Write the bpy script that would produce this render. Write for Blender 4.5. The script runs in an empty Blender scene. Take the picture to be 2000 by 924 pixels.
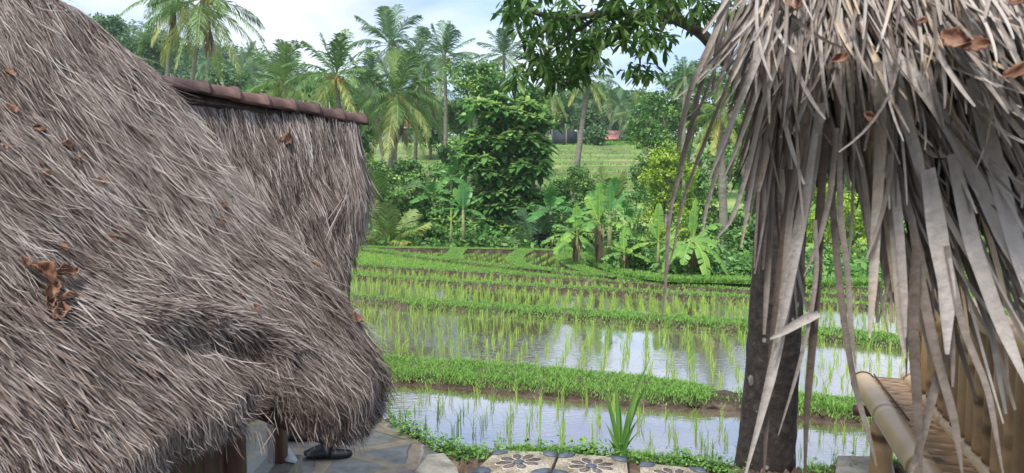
import bpy, math, random
import numpy as np
from mathutils import Vector, Matrix
R = math.radians
C = bpy.context.scene.collection
scene = bpy.context.scene

# ------------------------------------------------------------ camera
CAMZ, PITCH, F = 1.6, math.atan(107/1450), 1450.0
cam = bpy.data.objects.new('camera', bpy.data.cameras.new('camera'))
C.objects.link(cam); scene.camera = cam
cam.location = (0, 0, CAMZ); cam.rotation_euler = (math.pi/2 - PITCH, 0, 0)
cam.data.sensor_width = 36; cam.data.lens = F/2000*36
cam.data.clip_start = 0.05; cam.data.clip_end = 3000
cam.data.dof.use_dof = True; cam.data.dof.focus_distance = 8.0; cam.data.dof.aperture_fstop = 9.0
# ------------------------------------------------------------ sky, sun, exposure
SUN_EL, SUN_AZ = 58, 215          # azimuth clockwise from +Y
w = bpy.data.worlds.new('World'); scene.world = w; w.use_nodes = True
N = w.node_tree.nodes; L = w.node_tree.links; N.clear()
out = N.new('ShaderNodeOutputWorld'); bg = N.new('ShaderNodeBackground'); bg.inputs['Strength'].default_value = 0.1
sky = N.new('ShaderNodeTexSky'); sky.sky_type = 'NISHITA'; sky.sun_disc = False
sky.sun_elevation = R(SUN_EL); sky.sun_rotation = R(SUN_AZ); sky.air_density = 1.0; sky.dust_density = 1.0
tc = N.new('ShaderNodeTexCoord'); mp = N.new('ShaderNodeMapping'); mp.inputs['Scale'].default_value = (1, 1, 2.6)
mp.inputs['Location'].default_value = (0.35, 0.2, 0.1)
L.new(tc.outputs['Generated'], mp.inputs['Vector'])
n1 = N.new('ShaderNodeTexNoise'); n1.inputs['Scale'].default_value = 2.3; n1.inputs['Detail'].default_value = 5; n1.inputs['Roughness'].default_value = .5
n2 = N.new('ShaderNodeTexNoise'); n2.inputs['Scale'].default_value = 4.1; n2.inputs['Detail'].default_value = 5
L.new(mp.outputs[0], n1.inputs['Vector']); L.new(mp.outputs[0], n2.inputs['Vector'])
cr = N.new('ShaderNodeValToRGB')       # cloud colour
cr.color_ramp.elements[0].position = .40; cr.color_ramp.elements[0].color = (2.5, 3.25, 5.1, 1)
cr.color_ramp.elements[1].position = .60; cr.color_ramp.elements[1].color = (5.5, 5.75, 6.2, 1)
L.new(n2.outputs['Fac'], cr.inputs['Fac'])
mr = N.new('ShaderNodeMapRange'); mr.inputs['From Min'].default_value = .35; mr.inputs['From Max'].default_value = .60
mr.inputs['To Min'].default_value = .50; mr.inputs['To Max'].default_value = 1.0
L.new(n1.outputs['Fac'], mr.inputs['Value'])
mx = N.new('ShaderNodeMix'); mx.data_type = 'RGBA'
L.new(mr.outputs[0], mx.inputs['Factor'])
sm = N.new('ShaderNodeMix'); sm.data_type = 'RGBA'; sm.blend_type = 'MULTIPLY'; sm.inputs['Factor'].default_value = 1
L.new(sky.outputs[0], sm.inputs['A']); sm.inputs['B'].default_value = (1.5, 1.5, 1.5, 1)
L.new(sm.outputs['Result'], mx.inputs['A']); L.new(cr.outputs[0], mx.inputs['B'])
L.new(mx.outputs['Result'], bg.inputs['Color']); L.new(bg.outputs[0], out.inputs[0])
sun = bpy.data.objects.new('sun', bpy.data.lights.new('sun', 'SUN')); C.objects.link(sun)
sun.data.energy = 2.6; sun.data.angle = R(12); sun.data.color = (1, .97, .92)
d = Vector((math.sin(R(SUN_AZ))*math.cos(R(SUN_EL)), math.cos(R(SUN_AZ))*math.cos(R(SUN_EL)), math.sin(R(SUN_EL))))
sun.rotation_euler = d.to_track_quat('Z', 'Y').to_euler()
scene.view_settings.view_transform = 'Standard'; scene.view_settings.look = 'None'
scene.view_settings.gamma = 1; scene.view_settings.use_curve_mapping = False
scene.view_settings.exposure = 1.0
scene.cycles.max_bounces = 6; scene.cycles.diffuse_bounces = 3; scene.cycles.glossy_bounces = 3
scene.cycles.transmission_bounces = 4; scene.cycles.volume_bounces = 2; scene.cycles.transparent_max_bounces = 8

# ------------------------------------------------------------ view geometry helpers (photo measurements -> metres)
ct, st = math.cos(PITCH), math.sin(PITCH)
def ray(px, py):
    cx = (np.asarray(px, float)-1000)/F; cy = (462-np.asarray(py, float))/F
    cx, cy = np.broadcast_arrays(cx, cy)
    return np.stack([cx, ct+cy*st, -st+cy*ct], -1)
def P(px, py, Y):
    d = ray(px, py); t = np.asarray(Y, float)/d[..., 1]
    p = d*t[..., None]; p[..., 2] += CAMZ; return p
def G(px, py, z):
    d = ray(px, py); t = (z-CAMZ)/d[..., 2]
    p = d*t[..., None]; p[..., 2] += CAMZ; return p
def onplane(px, py, p0, n):
    d = ray(px, py); o = np.array([0, 0, CAMZ]); p0 = np.array(p0, float); n = np.array(n, float)
    t = ((p0-o)@n)/(d@n); return o+d*t[..., None]
def lerp(xs, pts):
    a = np.array(pts, float); return np.interp(xs, a[:, 0], a[:, 1])
def unit(v): return v/np.maximum(np.linalg.norm(v, axis=-1, keepdims=True), 1e-9)
def sstep(x): x = np.clip(x, 0, 1); return x*x*(3-2*x)

# ------------------------------------------------------------ mesh accumulator
class MB:
    def __init__(s): s.v = []; s.f = []; s.r = []; s.n = 0
    def add(s, verts, faces, rnd=0.5):
        verts = np.asarray(verts, float).reshape(-1, 3)
        r = np.broadcast_to(np.asarray(rnd, float), (len(verts),))
        s.v.append(verts); s.r.append(r)
        if isinstance(faces, np.ndarray): faces = [faces]
        for f in faces:
            f = np.asarray(f, int)
            if f.size: s.f.append((f if f.ndim == 2 else f[None])+s.n)
        s.n += len(verts); return s
    def mesh(s, name, off=None, smooth=False):
        v = np.concatenate(s.v)
        if off is not None: v = v-np.asarray(off)
        me = bpy.data.meshes.new(name)
        me.vertices.add(len(v)); me.vertices.foreach_set('co', v.astype(np.float32).ravel())
        lt = np.concatenate([np.full(len(f), f.shape[1]) for f in s.f])
        li = np.concatenate([f.ravel() for f in s.f])
        me.loops.add(len(li)); me.loops.foreach_set('vertex_index', li.astype(np.int32))
        me.polygons.add(len(lt)); ls = np.concatenate([[0], np.cumsum(lt)[:-1]])
        me.polygons.foreach_set('loop_start', ls.astype(np.int32)); me.polygons.foreach_set('loop_total', lt.astype(np.int32))
        if smooth: me.polygons.foreach_set('use_smooth', np.ones(len(lt), bool))
        a = me.attributes.new('rnd', 'FLOAT', 'POINT'); a.data.foreach_set('value', np.concatenate(s.r).astype(np.float32))
        me.update(calc_edges=True); return me
    def build(s, name, mat, parent=None, smooth=False, loc=None):
        """one mesh object; world coordinates unless loc says they are local to it"""
        off = loc
        if parent is not None:
            off = np.zeros(3); q = parent
            while q is not None: off = off+np.array(q.location); q = q.parent
            if loc is not None: off = None
        me = s.mesh(name, off, smooth); me.materials.append(mat)
        o = bpy.data.objects.new(name, me); C.objects.link(o)
        if parent is not None: o.parent = parent
        elif loc is not None: o.location = loc
        return o
def tag(o, label=None, cat=None, group=None, kind=None):
    if label: o['label'] = label
    if cat: o['category'] = cat
    if group: o['group'] = group
    if kind: o['kind'] = kind
    return o
def thing(name, label, cat, loc, group=None):
    o = bpy.data.objects.new(name, None); C.objects.link(o); o.location = [float(a) for a in loc]
    o.empty_display_size = .2
    return tag(o, label, cat, group)

def grid_faces(a, b):
    i = np.arange(a-1)[:, None]; j = np.arange(b-1)[None]
    k = (i*b+j).ravel(); return np.stack([k, k+1, k+b+1, k+b], -1)
def sheet(mb, V, rnd=.5):
    a, b = V.shape[:2]; mb.add(V.reshape(-1, 3), grid_faces(a, b), np.asarray(rnd).ravel() if np.ndim(rnd) else rnd)
def ribbons(mb, Cn, W, side, rnd, fold=None, nrm=None):
    """Cn (n,k,3) centre lines, W (n,k) half widths, side (n,k,3)/(n,1,3)"""
    n, k = Cn.shape[:2]; side = np.broadcast_to(side, Cn.shape); W = np.broadcast_to(W, (n, k))[..., None]
    cols = [Cn-side*W, Cn+side*W]
    if fold is not None:
        if nrm is None: nrm = unit(np.cross(side, np.gradient(Cn, axis=1)))
        cols = [cols[0], Cn-np.broadcast_to(nrm, Cn.shape)*W*fold, cols[1]]
    m = len(cols); V = np.stack(cols, 2)
    i = (np.arange(n)*k*m)[:, None, None]; j = (np.arange(k-1)*m)[None, :, None]; c = np.arange(m-1)[None, None]
    b = (i+j+c).ravel(); f = np.stack([b, b+1, b+m+1, b+m], -1)
    mb.add(V.reshape(-1, 3), f, np.repeat(np.broadcast_to(rnd, (n,)), k*m))
def diamonds(mb, pos, dr, sd, Ln, W, rnd):
    """leaf-shaped quads: dr,sd unit (n,3); Ln,W (n,)"""
    Ln = np.asarray(Ln)[:, None]; W = np.asarray(W)[:, None]; nn = np.cross(dr, sd)
    V = np.stack([pos, pos+dr*Ln*.45+sd*W*.5+nn*W*.12, pos+dr*Ln, pos+dr*Ln*.5-sd*W*.5+nn*W*.12], 1)
    n = len(pos); b = np.arange(n)[:, None]*4
    mb.add(V.reshape(-1, 3), b+np.arange(4), np.repeat(rnd, 4))
def tube(mb, path, rad, seg=8, rnd=.5, caps=True, noise=0, rs=None):
    path = np.asarray(path, float); k = len(path); rad = np.broadcast_to(rad, (k,))
    T = unit(np.gradient(path, axis=0)); ref = np.array([0, 0, 1.]) if abs(T[0, 2]) < .9 else np.array([1., 0, 0])
    U = []; u = unit(np.cross(T[0], ref))
    for i in range(k):
        u = unit(u-T[i]*(u@T[i])); U.append(u)
    U = np.array(U); Vv = np.cross(T, U); a = np.arange(seg)/seg*2*np.pi
    rr = rad[:, None]*np.ones(seg)
    if noise: rr = rr*(1+noise*(rs or RNG(7)).uniform(-1, 1, rr.shape))
    V = path[:, None]+(np.cos(a)[None, :, None]*U[:, None]+np.sin(a)[None, :, None]*Vv[:, None])*rr[..., None]
    i = np.arange(k-1)[:, None]; j = np.arange(seg)[None]
    f = np.stack([i*seg+j, i*seg+(j+1) % seg, (i+1)*seg+(j+1) % seg, (i+1)*seg+j], -1).reshape(-1, 4)
    fs = [f]
    if caps: fs += [np.arange(seg)[::-1][None], ((k-1)*seg+np.arange(seg))[None]]
    mb.add(V.reshape(-1, 3), fs, rnd)
def box(mb, c, s, rz=0, rnd=.5, M=None):
    v = np.array([[x, y, z] for x in (-.5, .5) for y in (-.5, .5) for z in (-.5, .5)])*np.array(s, float)
    if M is not None: v = v@np.array(M).T
    c_, s_ = math.cos(rz), math.sin(rz); v = v@np.array([[c_, s_, 0], [-s_, c_, 0], [0, 0, 1]])
    mb.add(v+np.array(c, float), np.array([[0, 1, 3, 2], [4, 6, 7, 5], [0, 4, 5, 1], [2, 3, 7, 6], [0, 2, 6, 4], [1, 5, 7, 3]]), rnd)
def bevel(o, wd, seg=2):
    m = o.modifiers.new('bevel', 'BEVEL'); m.width = wd; m.segments = seg; m.limit_method = 'ANGLE'; return o
def RNG(s): return np.random.default_rng(s)
def rdir(g, n): return unit(g.normal(size=(n, 3)))
def perp(g, dr): return unit(np.cross(dr, rdir(g, len(dr))))

# ------------------------------------------------------------ materials
def lin(c):
    return tuple(((x/255)/12.92 if x/255 <= .04045 else ((x/255+.055)/1.055)**2.4) for x in c)+(1,)
def mat(name, stops, rough=.7, transl=0, scale=None, namt=.35, bump=0, bscale=30, spec=.3, coord='Object', attr=True, stretch=None, metal=0):
    """ramp over the per-piece random value, mixed with noise; stops = [(pos,(r,g,b) linear)]"""
    m = bpy.data.materials.new(name); m.use_nodes = True; t = m.node_tree; N = t.nodes; L = t.links
    b = N['Principled BSDF']; b.inputs['Roughness'].default_value = rough; b.inputs['Specular IOR Level'].default_value = spec
    b.inputs['Metallic'].default_value = metal
    cr = N.new('ShaderNodeValToRGB'); e = cr.color_ramp.elements
    while len(e) < len(stops): e.new(.5)
    for i, (p, c) in enumerate(stops): e[i].position = p; e[i].color = (*c, 1)
    fac = None
    if attr:
        a = N.new('ShaderNodeAttribute'); a.attribute_name = 'rnd'; fac = a.outputs['Fac']
    if scale:
        tc = N.new('ShaderNodeTexCoord'); v = tc.outputs[coord]
        if stretch:
            mp = N.new('ShaderNodeMapping'); mp.inputs['Scale'].default_value = stretch; L.new(v, mp.inputs[0]); v = mp.outputs[0]
        n = N.new('ShaderNodeTexNoise'); n.inputs['Scale'].default_value = scale; n.inputs['Detail'].default_value = 6
        n.inputs['Roughness'].default_value = .62; L.new(v, n.inputs['Vector'])
        if fac is None:
            mr = N.new('ShaderNodeMapRange'); mr.inputs['From Min'].default_value = .25; mr.inputs['From Max'].default_value = .75
            L.new(n.outputs['Fac'], mr.inputs['Value']); fac = mr.outputs[0]
        else:
            x = N.new('ShaderNodeMath'); x.operation = 'MULTIPLY_ADD'; x.inputs[1].default_value = namt*2
            L.new(n.outputs['Fac'], x.inputs[0])
            y = N.new('ShaderNodeMath'); y.operation = 'SUBTRACT'; L.new(fac, y.inputs[0]); y.inputs[1].default_value = namt
            L.new(y.outputs[0], x.inputs[2]); fac = x.outputs[0]
    L.new(fac, cr.inputs['Fac']); L.new(cr.outputs[0], b.inputs['Base Color'])
    if bump:
        tb = N.new('ShaderNodeTexCoord'); nb = N.new('ShaderNodeTexNoise'); nb.inputs['Scale'].default_value = bscale; nb.inputs['Detail'].default_value = 5
        L.new(tb.outputs['Object'], nb.inputs['Vector'])
        bu = N.new('ShaderNodeBump'); bu.inputs['Strength'].default_value = bump; bu.inputs['Distance'].default_value = .02
        L.new(nb.outputs['Fac'], bu.inputs['Height']); L.new(bu.outputs[0], b.inputs['Normal'])
    if transl:
        tr = N.new('ShaderNodeBsdfTranslucent'); L.new(cr.outputs[0], tr.inputs['Color'])
        ms = N.new('ShaderNodeMixShader'); ms.inputs[0].default_value = transl
        L.new(b.outputs[0], ms.inputs[1]); L.new(tr.outputs[0], ms.inputs[2]); L.new(ms.outputs[0], N['Material Output'].inputs[0])
    return m
M = {}
M['thatch'] = mat('thatch', [(0, (.04, .026, .020)), (.3, (.145, .104, .084)), (.62, (.275, .222, .188)), (1, (.48, .42, .375))], .8, scale=6, namt=.22)
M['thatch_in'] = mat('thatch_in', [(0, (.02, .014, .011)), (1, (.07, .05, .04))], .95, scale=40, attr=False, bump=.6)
M['frond_dry'] = mat('frond_dry', [(0, (.05, .032, .025)), (.30, (.125, .095, .075)), (.58, (.275, .23, .195)), (.84, (.47, .42, .375)), (1, (.46, .35, .23))], .6, transl=.04, scale=14, namt=.2, bump=.25, bscale=50)
M['leaf_dry'] = mat('leaf_dry', [(0, (.05, .018, .010)), (.5, (.17, .075, .04)), (1, (.33, .19, .11))], .6, scale=20, namt=.2)
M['tile'] = mat('tile', [(0, (.03, .022, .022)), (.5, (.095, .052, .045)), (1, (.19, .10, .08))], .6, scale=8, namt=.35, bump=.3)
M['wood_dark'] = mat('wood_dark', [(0, (.05, .025, .018)), (1, (.15, .08, .055))], .55, scale=6, attr=False, stretch=(8, 8, .6), bump=.2)
M['wood_grey'] = mat('wood_grey', [(0, (.12, .11, .09)), (1, (.38, .35, .30))], .8, scale=5, attr=False, stretch=(3, 10, 3), bump=.3)
M['bark'] = mat('bark', [(0, (.10, .09, .07)), (1, (.30, .27, .22))], .9, scale=3, attr=False, stretch=(1, 1, 4), bump=.5)
M['black'] = mat('rubber', [(0, (.006, .007, .010)), (1, (.015, .017, .022))], .35, scale=20, attr=False, spec=.5)
M['paper'] = mat('paper', [(0, (.7, .72, .75)), (1, (.8, .82, .85))], .6, scale=20, attr=False)
def leafmat(name, dark, mid, light, rough=.5, transl=.25, spec=.35):
    return mat(name, [(0, dark), (.5, mid), (1, light)], rough, transl=transl, spec=spec)
M['palm'] = leafmat('palm_leaf', (.04, .10, .028), (.15, .26, .065), (.48, .47, .14))
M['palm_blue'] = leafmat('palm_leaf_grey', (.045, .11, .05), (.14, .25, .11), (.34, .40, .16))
M['palm_yellow'] = leafmat('palm_leaf_yellow', (.09, .16, .04), (.24, .32, .08), (.50, .44, .12))
M['broad'] = leafmat('broad_leaf', (.020, .064, .016), (.11, .25, .052), (.30, .48, .11))
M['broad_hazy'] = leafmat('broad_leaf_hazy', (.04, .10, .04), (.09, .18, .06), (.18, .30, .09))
M['glossy'] = leafmat('glossy_leaf', (.015, .055, .02), (.10, .25, .06), (.48, .66, .22), .3, .3, .5)
M['lime'] = leafmat('lime_leaf', (.09, .17, .02), (.27, .41, .04), (.50, .62, .09))
M['canopy'] = leafmat('canopy_leaf', (.015, .045, .012), (.075, .165, .035), (.24, .38, .085), .4, .45, .4)
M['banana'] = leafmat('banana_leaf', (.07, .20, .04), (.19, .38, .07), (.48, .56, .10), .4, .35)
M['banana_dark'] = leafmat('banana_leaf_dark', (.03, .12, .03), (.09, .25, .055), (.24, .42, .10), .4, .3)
M['banana_dry'] = mat('banana_dry', [(0, (.12, .08, .05)), (1, (.42, .32, .20))], .8)
M['banana_stem'] = mat('banana_stem', [(0, (.13, .12, .05)), (1, (.28, .32, .14))], .7, scale=6, attr=False)
M['grass'] = leafmat('grass_blade', (.09, .20, .035), (.20, .40, .07), (.38, .54, .14), .6, .35)
M['rice'] = leafmat('rice_blade', (.13, .27, .04), (.29, .46, .07), (.50, .56, .12), .6, .4)
M['weed'] = leafmat('weed_leaf', (.04, .12, .025), (.12, .27, .05), (.27, .44, .11), .5, .3)
M['soil'] = mat('soil', [(0, (.035, .022, .015)), (.5, (.10, .065, .045)), (1, (.22, .16, .11))], .95, scale=9, attr=False, bump=1.0, bscale=25)
M['bund_soil'] = mat('bund_soil', [(0, (.022, .015, .010)), (.5, (.068, .049, .035)), (1, (.17, .13, .10))], .95, scale=5, attr=False, bump=1.0, bscale=25)
M['coconut'] = mat('coconut', [(0, (.20, .09, .02)), (1, (.48, .22, .05))], .5)
def nodes(name):
    m = bpy.data.materials.new(name); m.use_nodes = True; t = m.node_tree; return m, t.nodes, t.links, t.nodes['Principled BSDF']
def ramp(N, stops, interp='LINEAR'):
    cr = N.new('ShaderNodeValToRGB'); cr.color_ramp.interpolation = interp; e = cr.color_ramp.elements
    while len(e) < len(stops): e.new(.5)
    for i, (p, c) in enumerate(stops): e[i].position = p; e[i].color = (*c, 1) if len(c) == 3 else c
    return cr
# water: muddy shallow paddy water with a wind ripple
m, N, L, b = nodes('paddy_water')
tc = N.new('ShaderNodeTexCoord'); n = N.new('ShaderNodeTexNoise'); n.inputs['Scale'].default_value = .9; n.inputs['Detail'].default_value = 4
L.new(tc.outputs['Object'], n.inputs['Vector'])
cr = ramp(N, [(.3, (.13, .095, .06)), (.7, (.24, .185, .125))]); L.new(n.outputs['Fac'], cr.inputs[0])
df = N.new('ShaderNodeBsdfDiffuse'); L.new(cr.outputs[0], df.inputs['Color'])
gl = N.new('ShaderNodeBsdfGlossy'); gl.inputs['Roughness'].default_value = .025; gl.inputs['Color'].default_value = (.93, .91, .91, 1)
mp = N.new('ShaderNodeMapping'); mp.inputs['Scale'].default_value = (1.0, 2.6, 1); L.new(tc.outputs['Object'], mp.inputs[0])
w1 = N.new('ShaderNodeTexNoise'); w1.inputs['Scale'].default_value = 9; w1.inputs['Detail'].default_value = 2; L.new(mp.outputs[0], w1.inputs['Vector'])
wm = N.new('ShaderNodeTexNoise'); wm.inputs['Scale'].default_value = .35; L.new(tc.outputs['Object'], wm.inputs['Vector'])
mr = N.new('ShaderNodeMapRange'); mr.inputs['From Min'].default_value = .42; mr.inputs['From Max'].default_value = .62
mr.inputs['To Min'].default_value = .02; mr.inputs['To Max'].default_value = .36; L.new(wm.outputs['Fac'], mr.inputs['Value'])
bu = N.new('ShaderNodeBump'); bu.inputs['Distance'].default_value = .012; L.new(w1.outputs['Fac'], bu.inputs['Height']); L.new(mr.outputs[0], bu.inputs['Strength'])
L.new(bu.outputs[0], gl.inputs['Normal'])
lw = N.new('ShaderNodeFresnel'); lw.inputs['IOR'].default_value = 1.55
m2 = N.new('ShaderNodeMath'); m2.operation = 'MULTIPLY_ADD'; m2.use_clamp = True; m2.inputs[1].default_value = .75; m2.inputs[2].default_value = .52
L.new(lw.outputs[0], m2.inputs[0])
ms = N.new('ShaderNodeMixShader'); L.new(m2.outputs[0], ms.inputs[0]); L.new(df.outputs[0], ms.inputs[1]); L.new(gl.outputs[0], ms.inputs[2])
L.new(ms.outputs[0], N['Material Output'].inputs[0]); M['water'] = m
# flagstones with tan mortar
m, N, L, b = nodes('flagstone')
tc = N.new('ShaderNodeTexCoord'); dn = N.new('ShaderNodeTexNoise'); dn.inputs['Scale'].default_value = 3; dn.inputs['Detail'].default_value = 3
L.new(tc.outputs['Object'], dn.inputs['Vector'])
va = N.new('ShaderNodeMix'); va.data_type = 'VECTOR'; va.inputs['Factor'].default_value = .10
L.new(tc.outputs['Object'], va.inputs['A']); L.new(dn.outputs['Color'], va.inputs['B'])
vo = N.new('ShaderNodeTexVoronoi'); vo.feature = 'DISTANCE_TO_EDGE'; vo.voronoi_dimensions = '2D'; vo.inputs['Scale'].default_value = 2.9; L.new(va.outputs['Result'], vo.inputs['Vector'])
vc = N.new('ShaderNodeTexVoronoi'); vc.voronoi_dimensions = '2D'; vc.inputs['Scale'].default_value = 2.9; L.new(va.outputs['Result'], vc.inputs['Vector'])
n = N.new('ShaderNodeTexNoise'); n.inputs['Scale'].default_value = 14; n.inputs['Detail'].default_value = 6; L.new(tc.outputs['Object'], n.inputs['Vector'])
c1 = ramp(N, [(.3, (.20, .185, .165)), (.7, (.35, .33, .30))]); L.new(n.outputs['Fac'], c1.inputs[0])
c2 = ramp(N, [(.3, (.30, .22, .14)), (.7, (.50, .40, .28))]); L.new(n.outputs['Fac'], c2.inputs[0])
e = ramp(N, [(.10, (0, 0, 0)), (.13, (1, 1, 1))]); L.new(vo.outputs['Distance'], e.inputs[0])
mx = N.new('ShaderNodeMix'); mx.data_type = 'RGBA'; L.new(e.outputs[0], mx.inputs['Factor']); L.new(c2.outputs[0], mx.inputs['A']); L.new(c1.outputs[0], mx.inputs['B'])
hv = N.new('ShaderNodeMix'); hv.data_type = 'RGBA'; hv.blend_type = 'MULTIPLY'; hv.inputs['Factor'].default_value = .12
L.new(mx.outputs['Result'], hv.inputs['A']); L.new(vc.outputs['Color'], hv.inputs['B']); L.new(hv.outputs['Result'], b.inputs['Base Color'])
hm = N.new('ShaderNodeMath'); hm.operation = 'MULTIPLY_ADD'; hm.inputs[1].default_value = .25; L.new(n.outputs['Fac'], hm.inputs[0]); L.new(e.outputs[0], hm.inputs[2])
bu = N.new('ShaderNodeBump'); bu.inputs['Strength'].default_value = .5; bu.inputs['Distance'].default_value = .015; L.new(hm.outputs[0], bu.inputs['Height']); L.new(bu.outputs[0], b.inputs['Normal'])
b.inputs['Roughness'].default_value = .65; M['flag'] = m
# mossy concrete
M['moss'] = mat('mossy_concrete', [(.1, (.045, .05, .018)), (.35, (.12, .115, .045)), (.6, (.20, .16, .085)), (.9, (.34, .27, .17))], .9, scale=3.5, attr=False, bump=.6, bscale=30)
M['concrete'] = mat('concrete', [(.1, (.13, .12, .095)), (.5, (.27, .25, .21)), (.9, (.38, .36, .31))], .9, scale=7, attr=False, bump=.5, bscale=40)
# pebbled terrazzo
def pebble(name, cs, sc):
    m, N, L, b = nodes(name)
    tc = N.new('ShaderNodeTexCoord'); v = N.new('ShaderNodeTexVoronoi'); v.inputs['Scale'].default_value = sc; L.new(tc.outputs['Object'], v.inputs['Vector'])
    sp = N.new('ShaderNodeSeparateColor'); L.new(v.outputs['Color'], sp.inputs[0])
    c = ramp(N, cs); L.new(sp.outputs[0], c.inputs[0])
    dd = ramp(N, [(0, (1, 1, 1)), (.75, (.5, .46, .4))]); L.new(v.outputs['Distance'], dd.inputs[0])
    x = N.new('ShaderNodeMix'); x.data_type = 'RGBA'; x.blend_type = 'MULTIPLY'; x.inputs['Factor'].default_value = 1
    L.new(c.outputs[0], x.inputs['A']); L.new(dd.outputs[0], x.inputs['B'])
    dn = N.new('ShaderNodeTexNoise'); dn.inputs['Scale'].default_value = 5.5; dn.inputs['Detail'].default_value = 6; L.new(tc.outputs['Object'], dn.inputs['Vector'])
    dr_ = ramp(N, [(.36, (.32, .27, .17)), (.62, (1, .98, .95))]); L.new(dn.outputs['Fac'], dr_.inputs[0])
    y = N.new('ShaderNodeMix'); y.data_type = 'RGBA'; y.blend_type = 'MULTIPLY'; y.inputs['Factor'].default_value = .8
    L.new(x.outputs['Result'], y.inputs['A']); L.new(dr_.outputs[0], y.inputs['B']); L.new(y.outputs['Result'], b.inputs['Base Color'])
    bu = N.new('ShaderNodeBump'); bu.invert = True; bu.inputs['Strength'].default_value = .7; bu.inputs['Distance'].default_value = .004
    L.new(v.outputs['Distance'], bu.inputs['Height']); L.new(bu.outputs[0], b.inputs['Normal']); b.inputs['Roughness'].default_value = .6
    M[name] = m
pebble('pebble_cream', [(0, (.38, .32, .23)), (.6, (.62, .56, .46)), (1, (.70, .67, .60))], 110)
pebble('pebble_grey', [(0, (.10, .10, .11)), (.7, (.22, .21, .22)), (1, (.36, .33, .32))], 95)
pebble('pebble_pink', [(0, (.16, .12, .12)), (.7, (.30, .24, .23)), (1, (.42, .38, .35))], 95)
M['slate'] = mat('slate', [(.2, (.05, .06, .08)), (.8, (.14, .16, .20))], .5, scale=12, attr=False, bump=.3)
M['pale_line'] = mat('pale_line', [(0, (.5, .45, .36)), (1, (.65, .6, .5))], .8, scale=30, attr=False)
# hill grass with terrace risers (colour follows slope of the ground itself)
m, N, L, b = nodes('terrace_grass')
tc = N.new('ShaderNodeTexCoord'); n = N.new('ShaderNodeTexNoise'); n.inputs['Scale'].default_value = .35; n.inputs['Detail'].default_value = 8; L.new(tc.outputs['Object'], n.inputs['Vector'])
g1 = ramp(N, [(.3, (.09, .20, .035)), (.5, (.18, .32, .06)), (.72, (.32, .34, .13))]); L.new(n.outputs['Fac'], g1.inputs[0])
at = N.new('ShaderNodeAttribute'); at.attribute_name = 'rnd'
x = N.new('ShaderNodeMix'); x.data_type = 'RGBA'; L.new(at.outputs['Fac'], x.inputs['Factor']); L.new(g1.outputs[0], x.inputs['A']); x.inputs['B'].default_value = (.10, .085, .05, 1)
L.new(x.outputs['Result'], b.inputs['Base Color']); b.inputs['Roughness'].default_value = .9; M['hill'] = m
# trunk of the near tree: dark bark with lichen spots
m, N, L, b = nodes('lichen_bark')
tc = N.new('ShaderNodeTexCoord'); n = N.new('ShaderNodeTexNoise'); n.inputs['Scale'].default_value = 22; n.inputs['Detail'].default_value = 7; L.new(tc.outputs['Object'], n.inputs['Vector'])
c1 = ramp(N, [(.3, (.009, .007, .005)), (.52, (.024, .017, .013)), (.72, (.055, .040, .031))]); L.new(n.outputs['Fac'], c1.inputs[0])
mpp = N.new('ShaderNodeMapping'); mpp.inputs['Scale'].default_value = (1, 1, .8); L.new(tc.outputs['Object'], mpp.inputs[0])
nd = N.new('ShaderNodeMix'); nd.data_type = 'VECTOR'; nd.inputs['Factor'].default_value = .03; L.new(mpp.outputs[0], nd.inputs['A']); L.new(n.outputs['Color'], nd.inputs['B'])
v = N.new('ShaderNodeTexVoronoi'); v.inputs['Scale'].default_value = 11; v.inputs['Randomness'].default_value = 1; L.new(nd.outputs['Result'], v.inputs['Vector'])
sp = N.new('ShaderNodeSeparateColor'); L.new(v.outputs['Color'], sp.inputs[0])
q = N.new('ShaderNodeMath'); q.operation = 'MULTIPLY_ADD'; q.inputs[1].default_value = .34; q.inputs[2].default_value = -.02; L.new(sp.outputs[0], q.inputs[0])
lt = N.new('ShaderNodeMath'); lt.operation = 'SUBTRACT'; L.new(q.outputs[0], lt.inputs[0]); L.new(v.outputs['Distance'], lt.inputs[1])
e = ramp(N, [(.0, (0, 0, 0)), (.05, (.85, .85, .85))]); L.new(lt.outputs[0], e.inputs[0])
lc = ramp(N, [(.3, (.10, .095, .08)), (.7, (.30, .30, .27))]); L.new(n.outputs['Fac'], lc.inputs[0])
x = N.new('ShaderNodeMix'); x.data_type = 'RGBA'; L.new(e.outputs[0], x.inputs['Factor']); L.new(c1.outputs[0], x.inputs['A']); L.new(lc.outputs[0], x.inputs['B'])
L.new(x.outputs['Result'], b.inputs['Base Color']); b.inputs['Roughness'].default_value = .85
bu = N.new('ShaderNodeBump'); bu.inputs['Strength'].default_value = .8; bu.inputs['Distance'].default_value = .015; L.new(n.outputs['Fac'], bu.inputs['Height']); L.new(bu.outputs[0], b.inputs['Normal'])
M['lichen'] = m
M['bamboo'] = mat('bamboo', [(0, (.10, .055, .028)), (.45, (.37, .23, .11)), (1, (.60, .44, .26))], .4, scale=7, namt=.3, spec=.45, stretch=None)
M['net'] = mat('net', [(0, (.015, .018, .025)), (1, (.045, .05, .065))], .8, scale=2, attr=False)
M['rust_roof'] = mat('rust_roof', [(0, (.42, .11, .09)), (.55, (.55, .26, .22)), (1, (.62, .52, .48))], .6, scale=.9, attr=False, stretch=(3, 1, 1))
M['brown_roof'] = mat('brown_roof', [(0, (.14, .05, .03)), (1, (.33, .13, .08))], .8, scale=3, attr=False)
M['white_wall'] = mat('white_wall', [(0, (.50, .50, .47)), (1, (.68, .68, .64))], .8, scale=2, attr=False)
M['dark_wall'] = mat('dark_wall', [(0, (.03, .025, .02)), (1, (.08, .06, .05))], .8, scale=2, attr=False)
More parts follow.
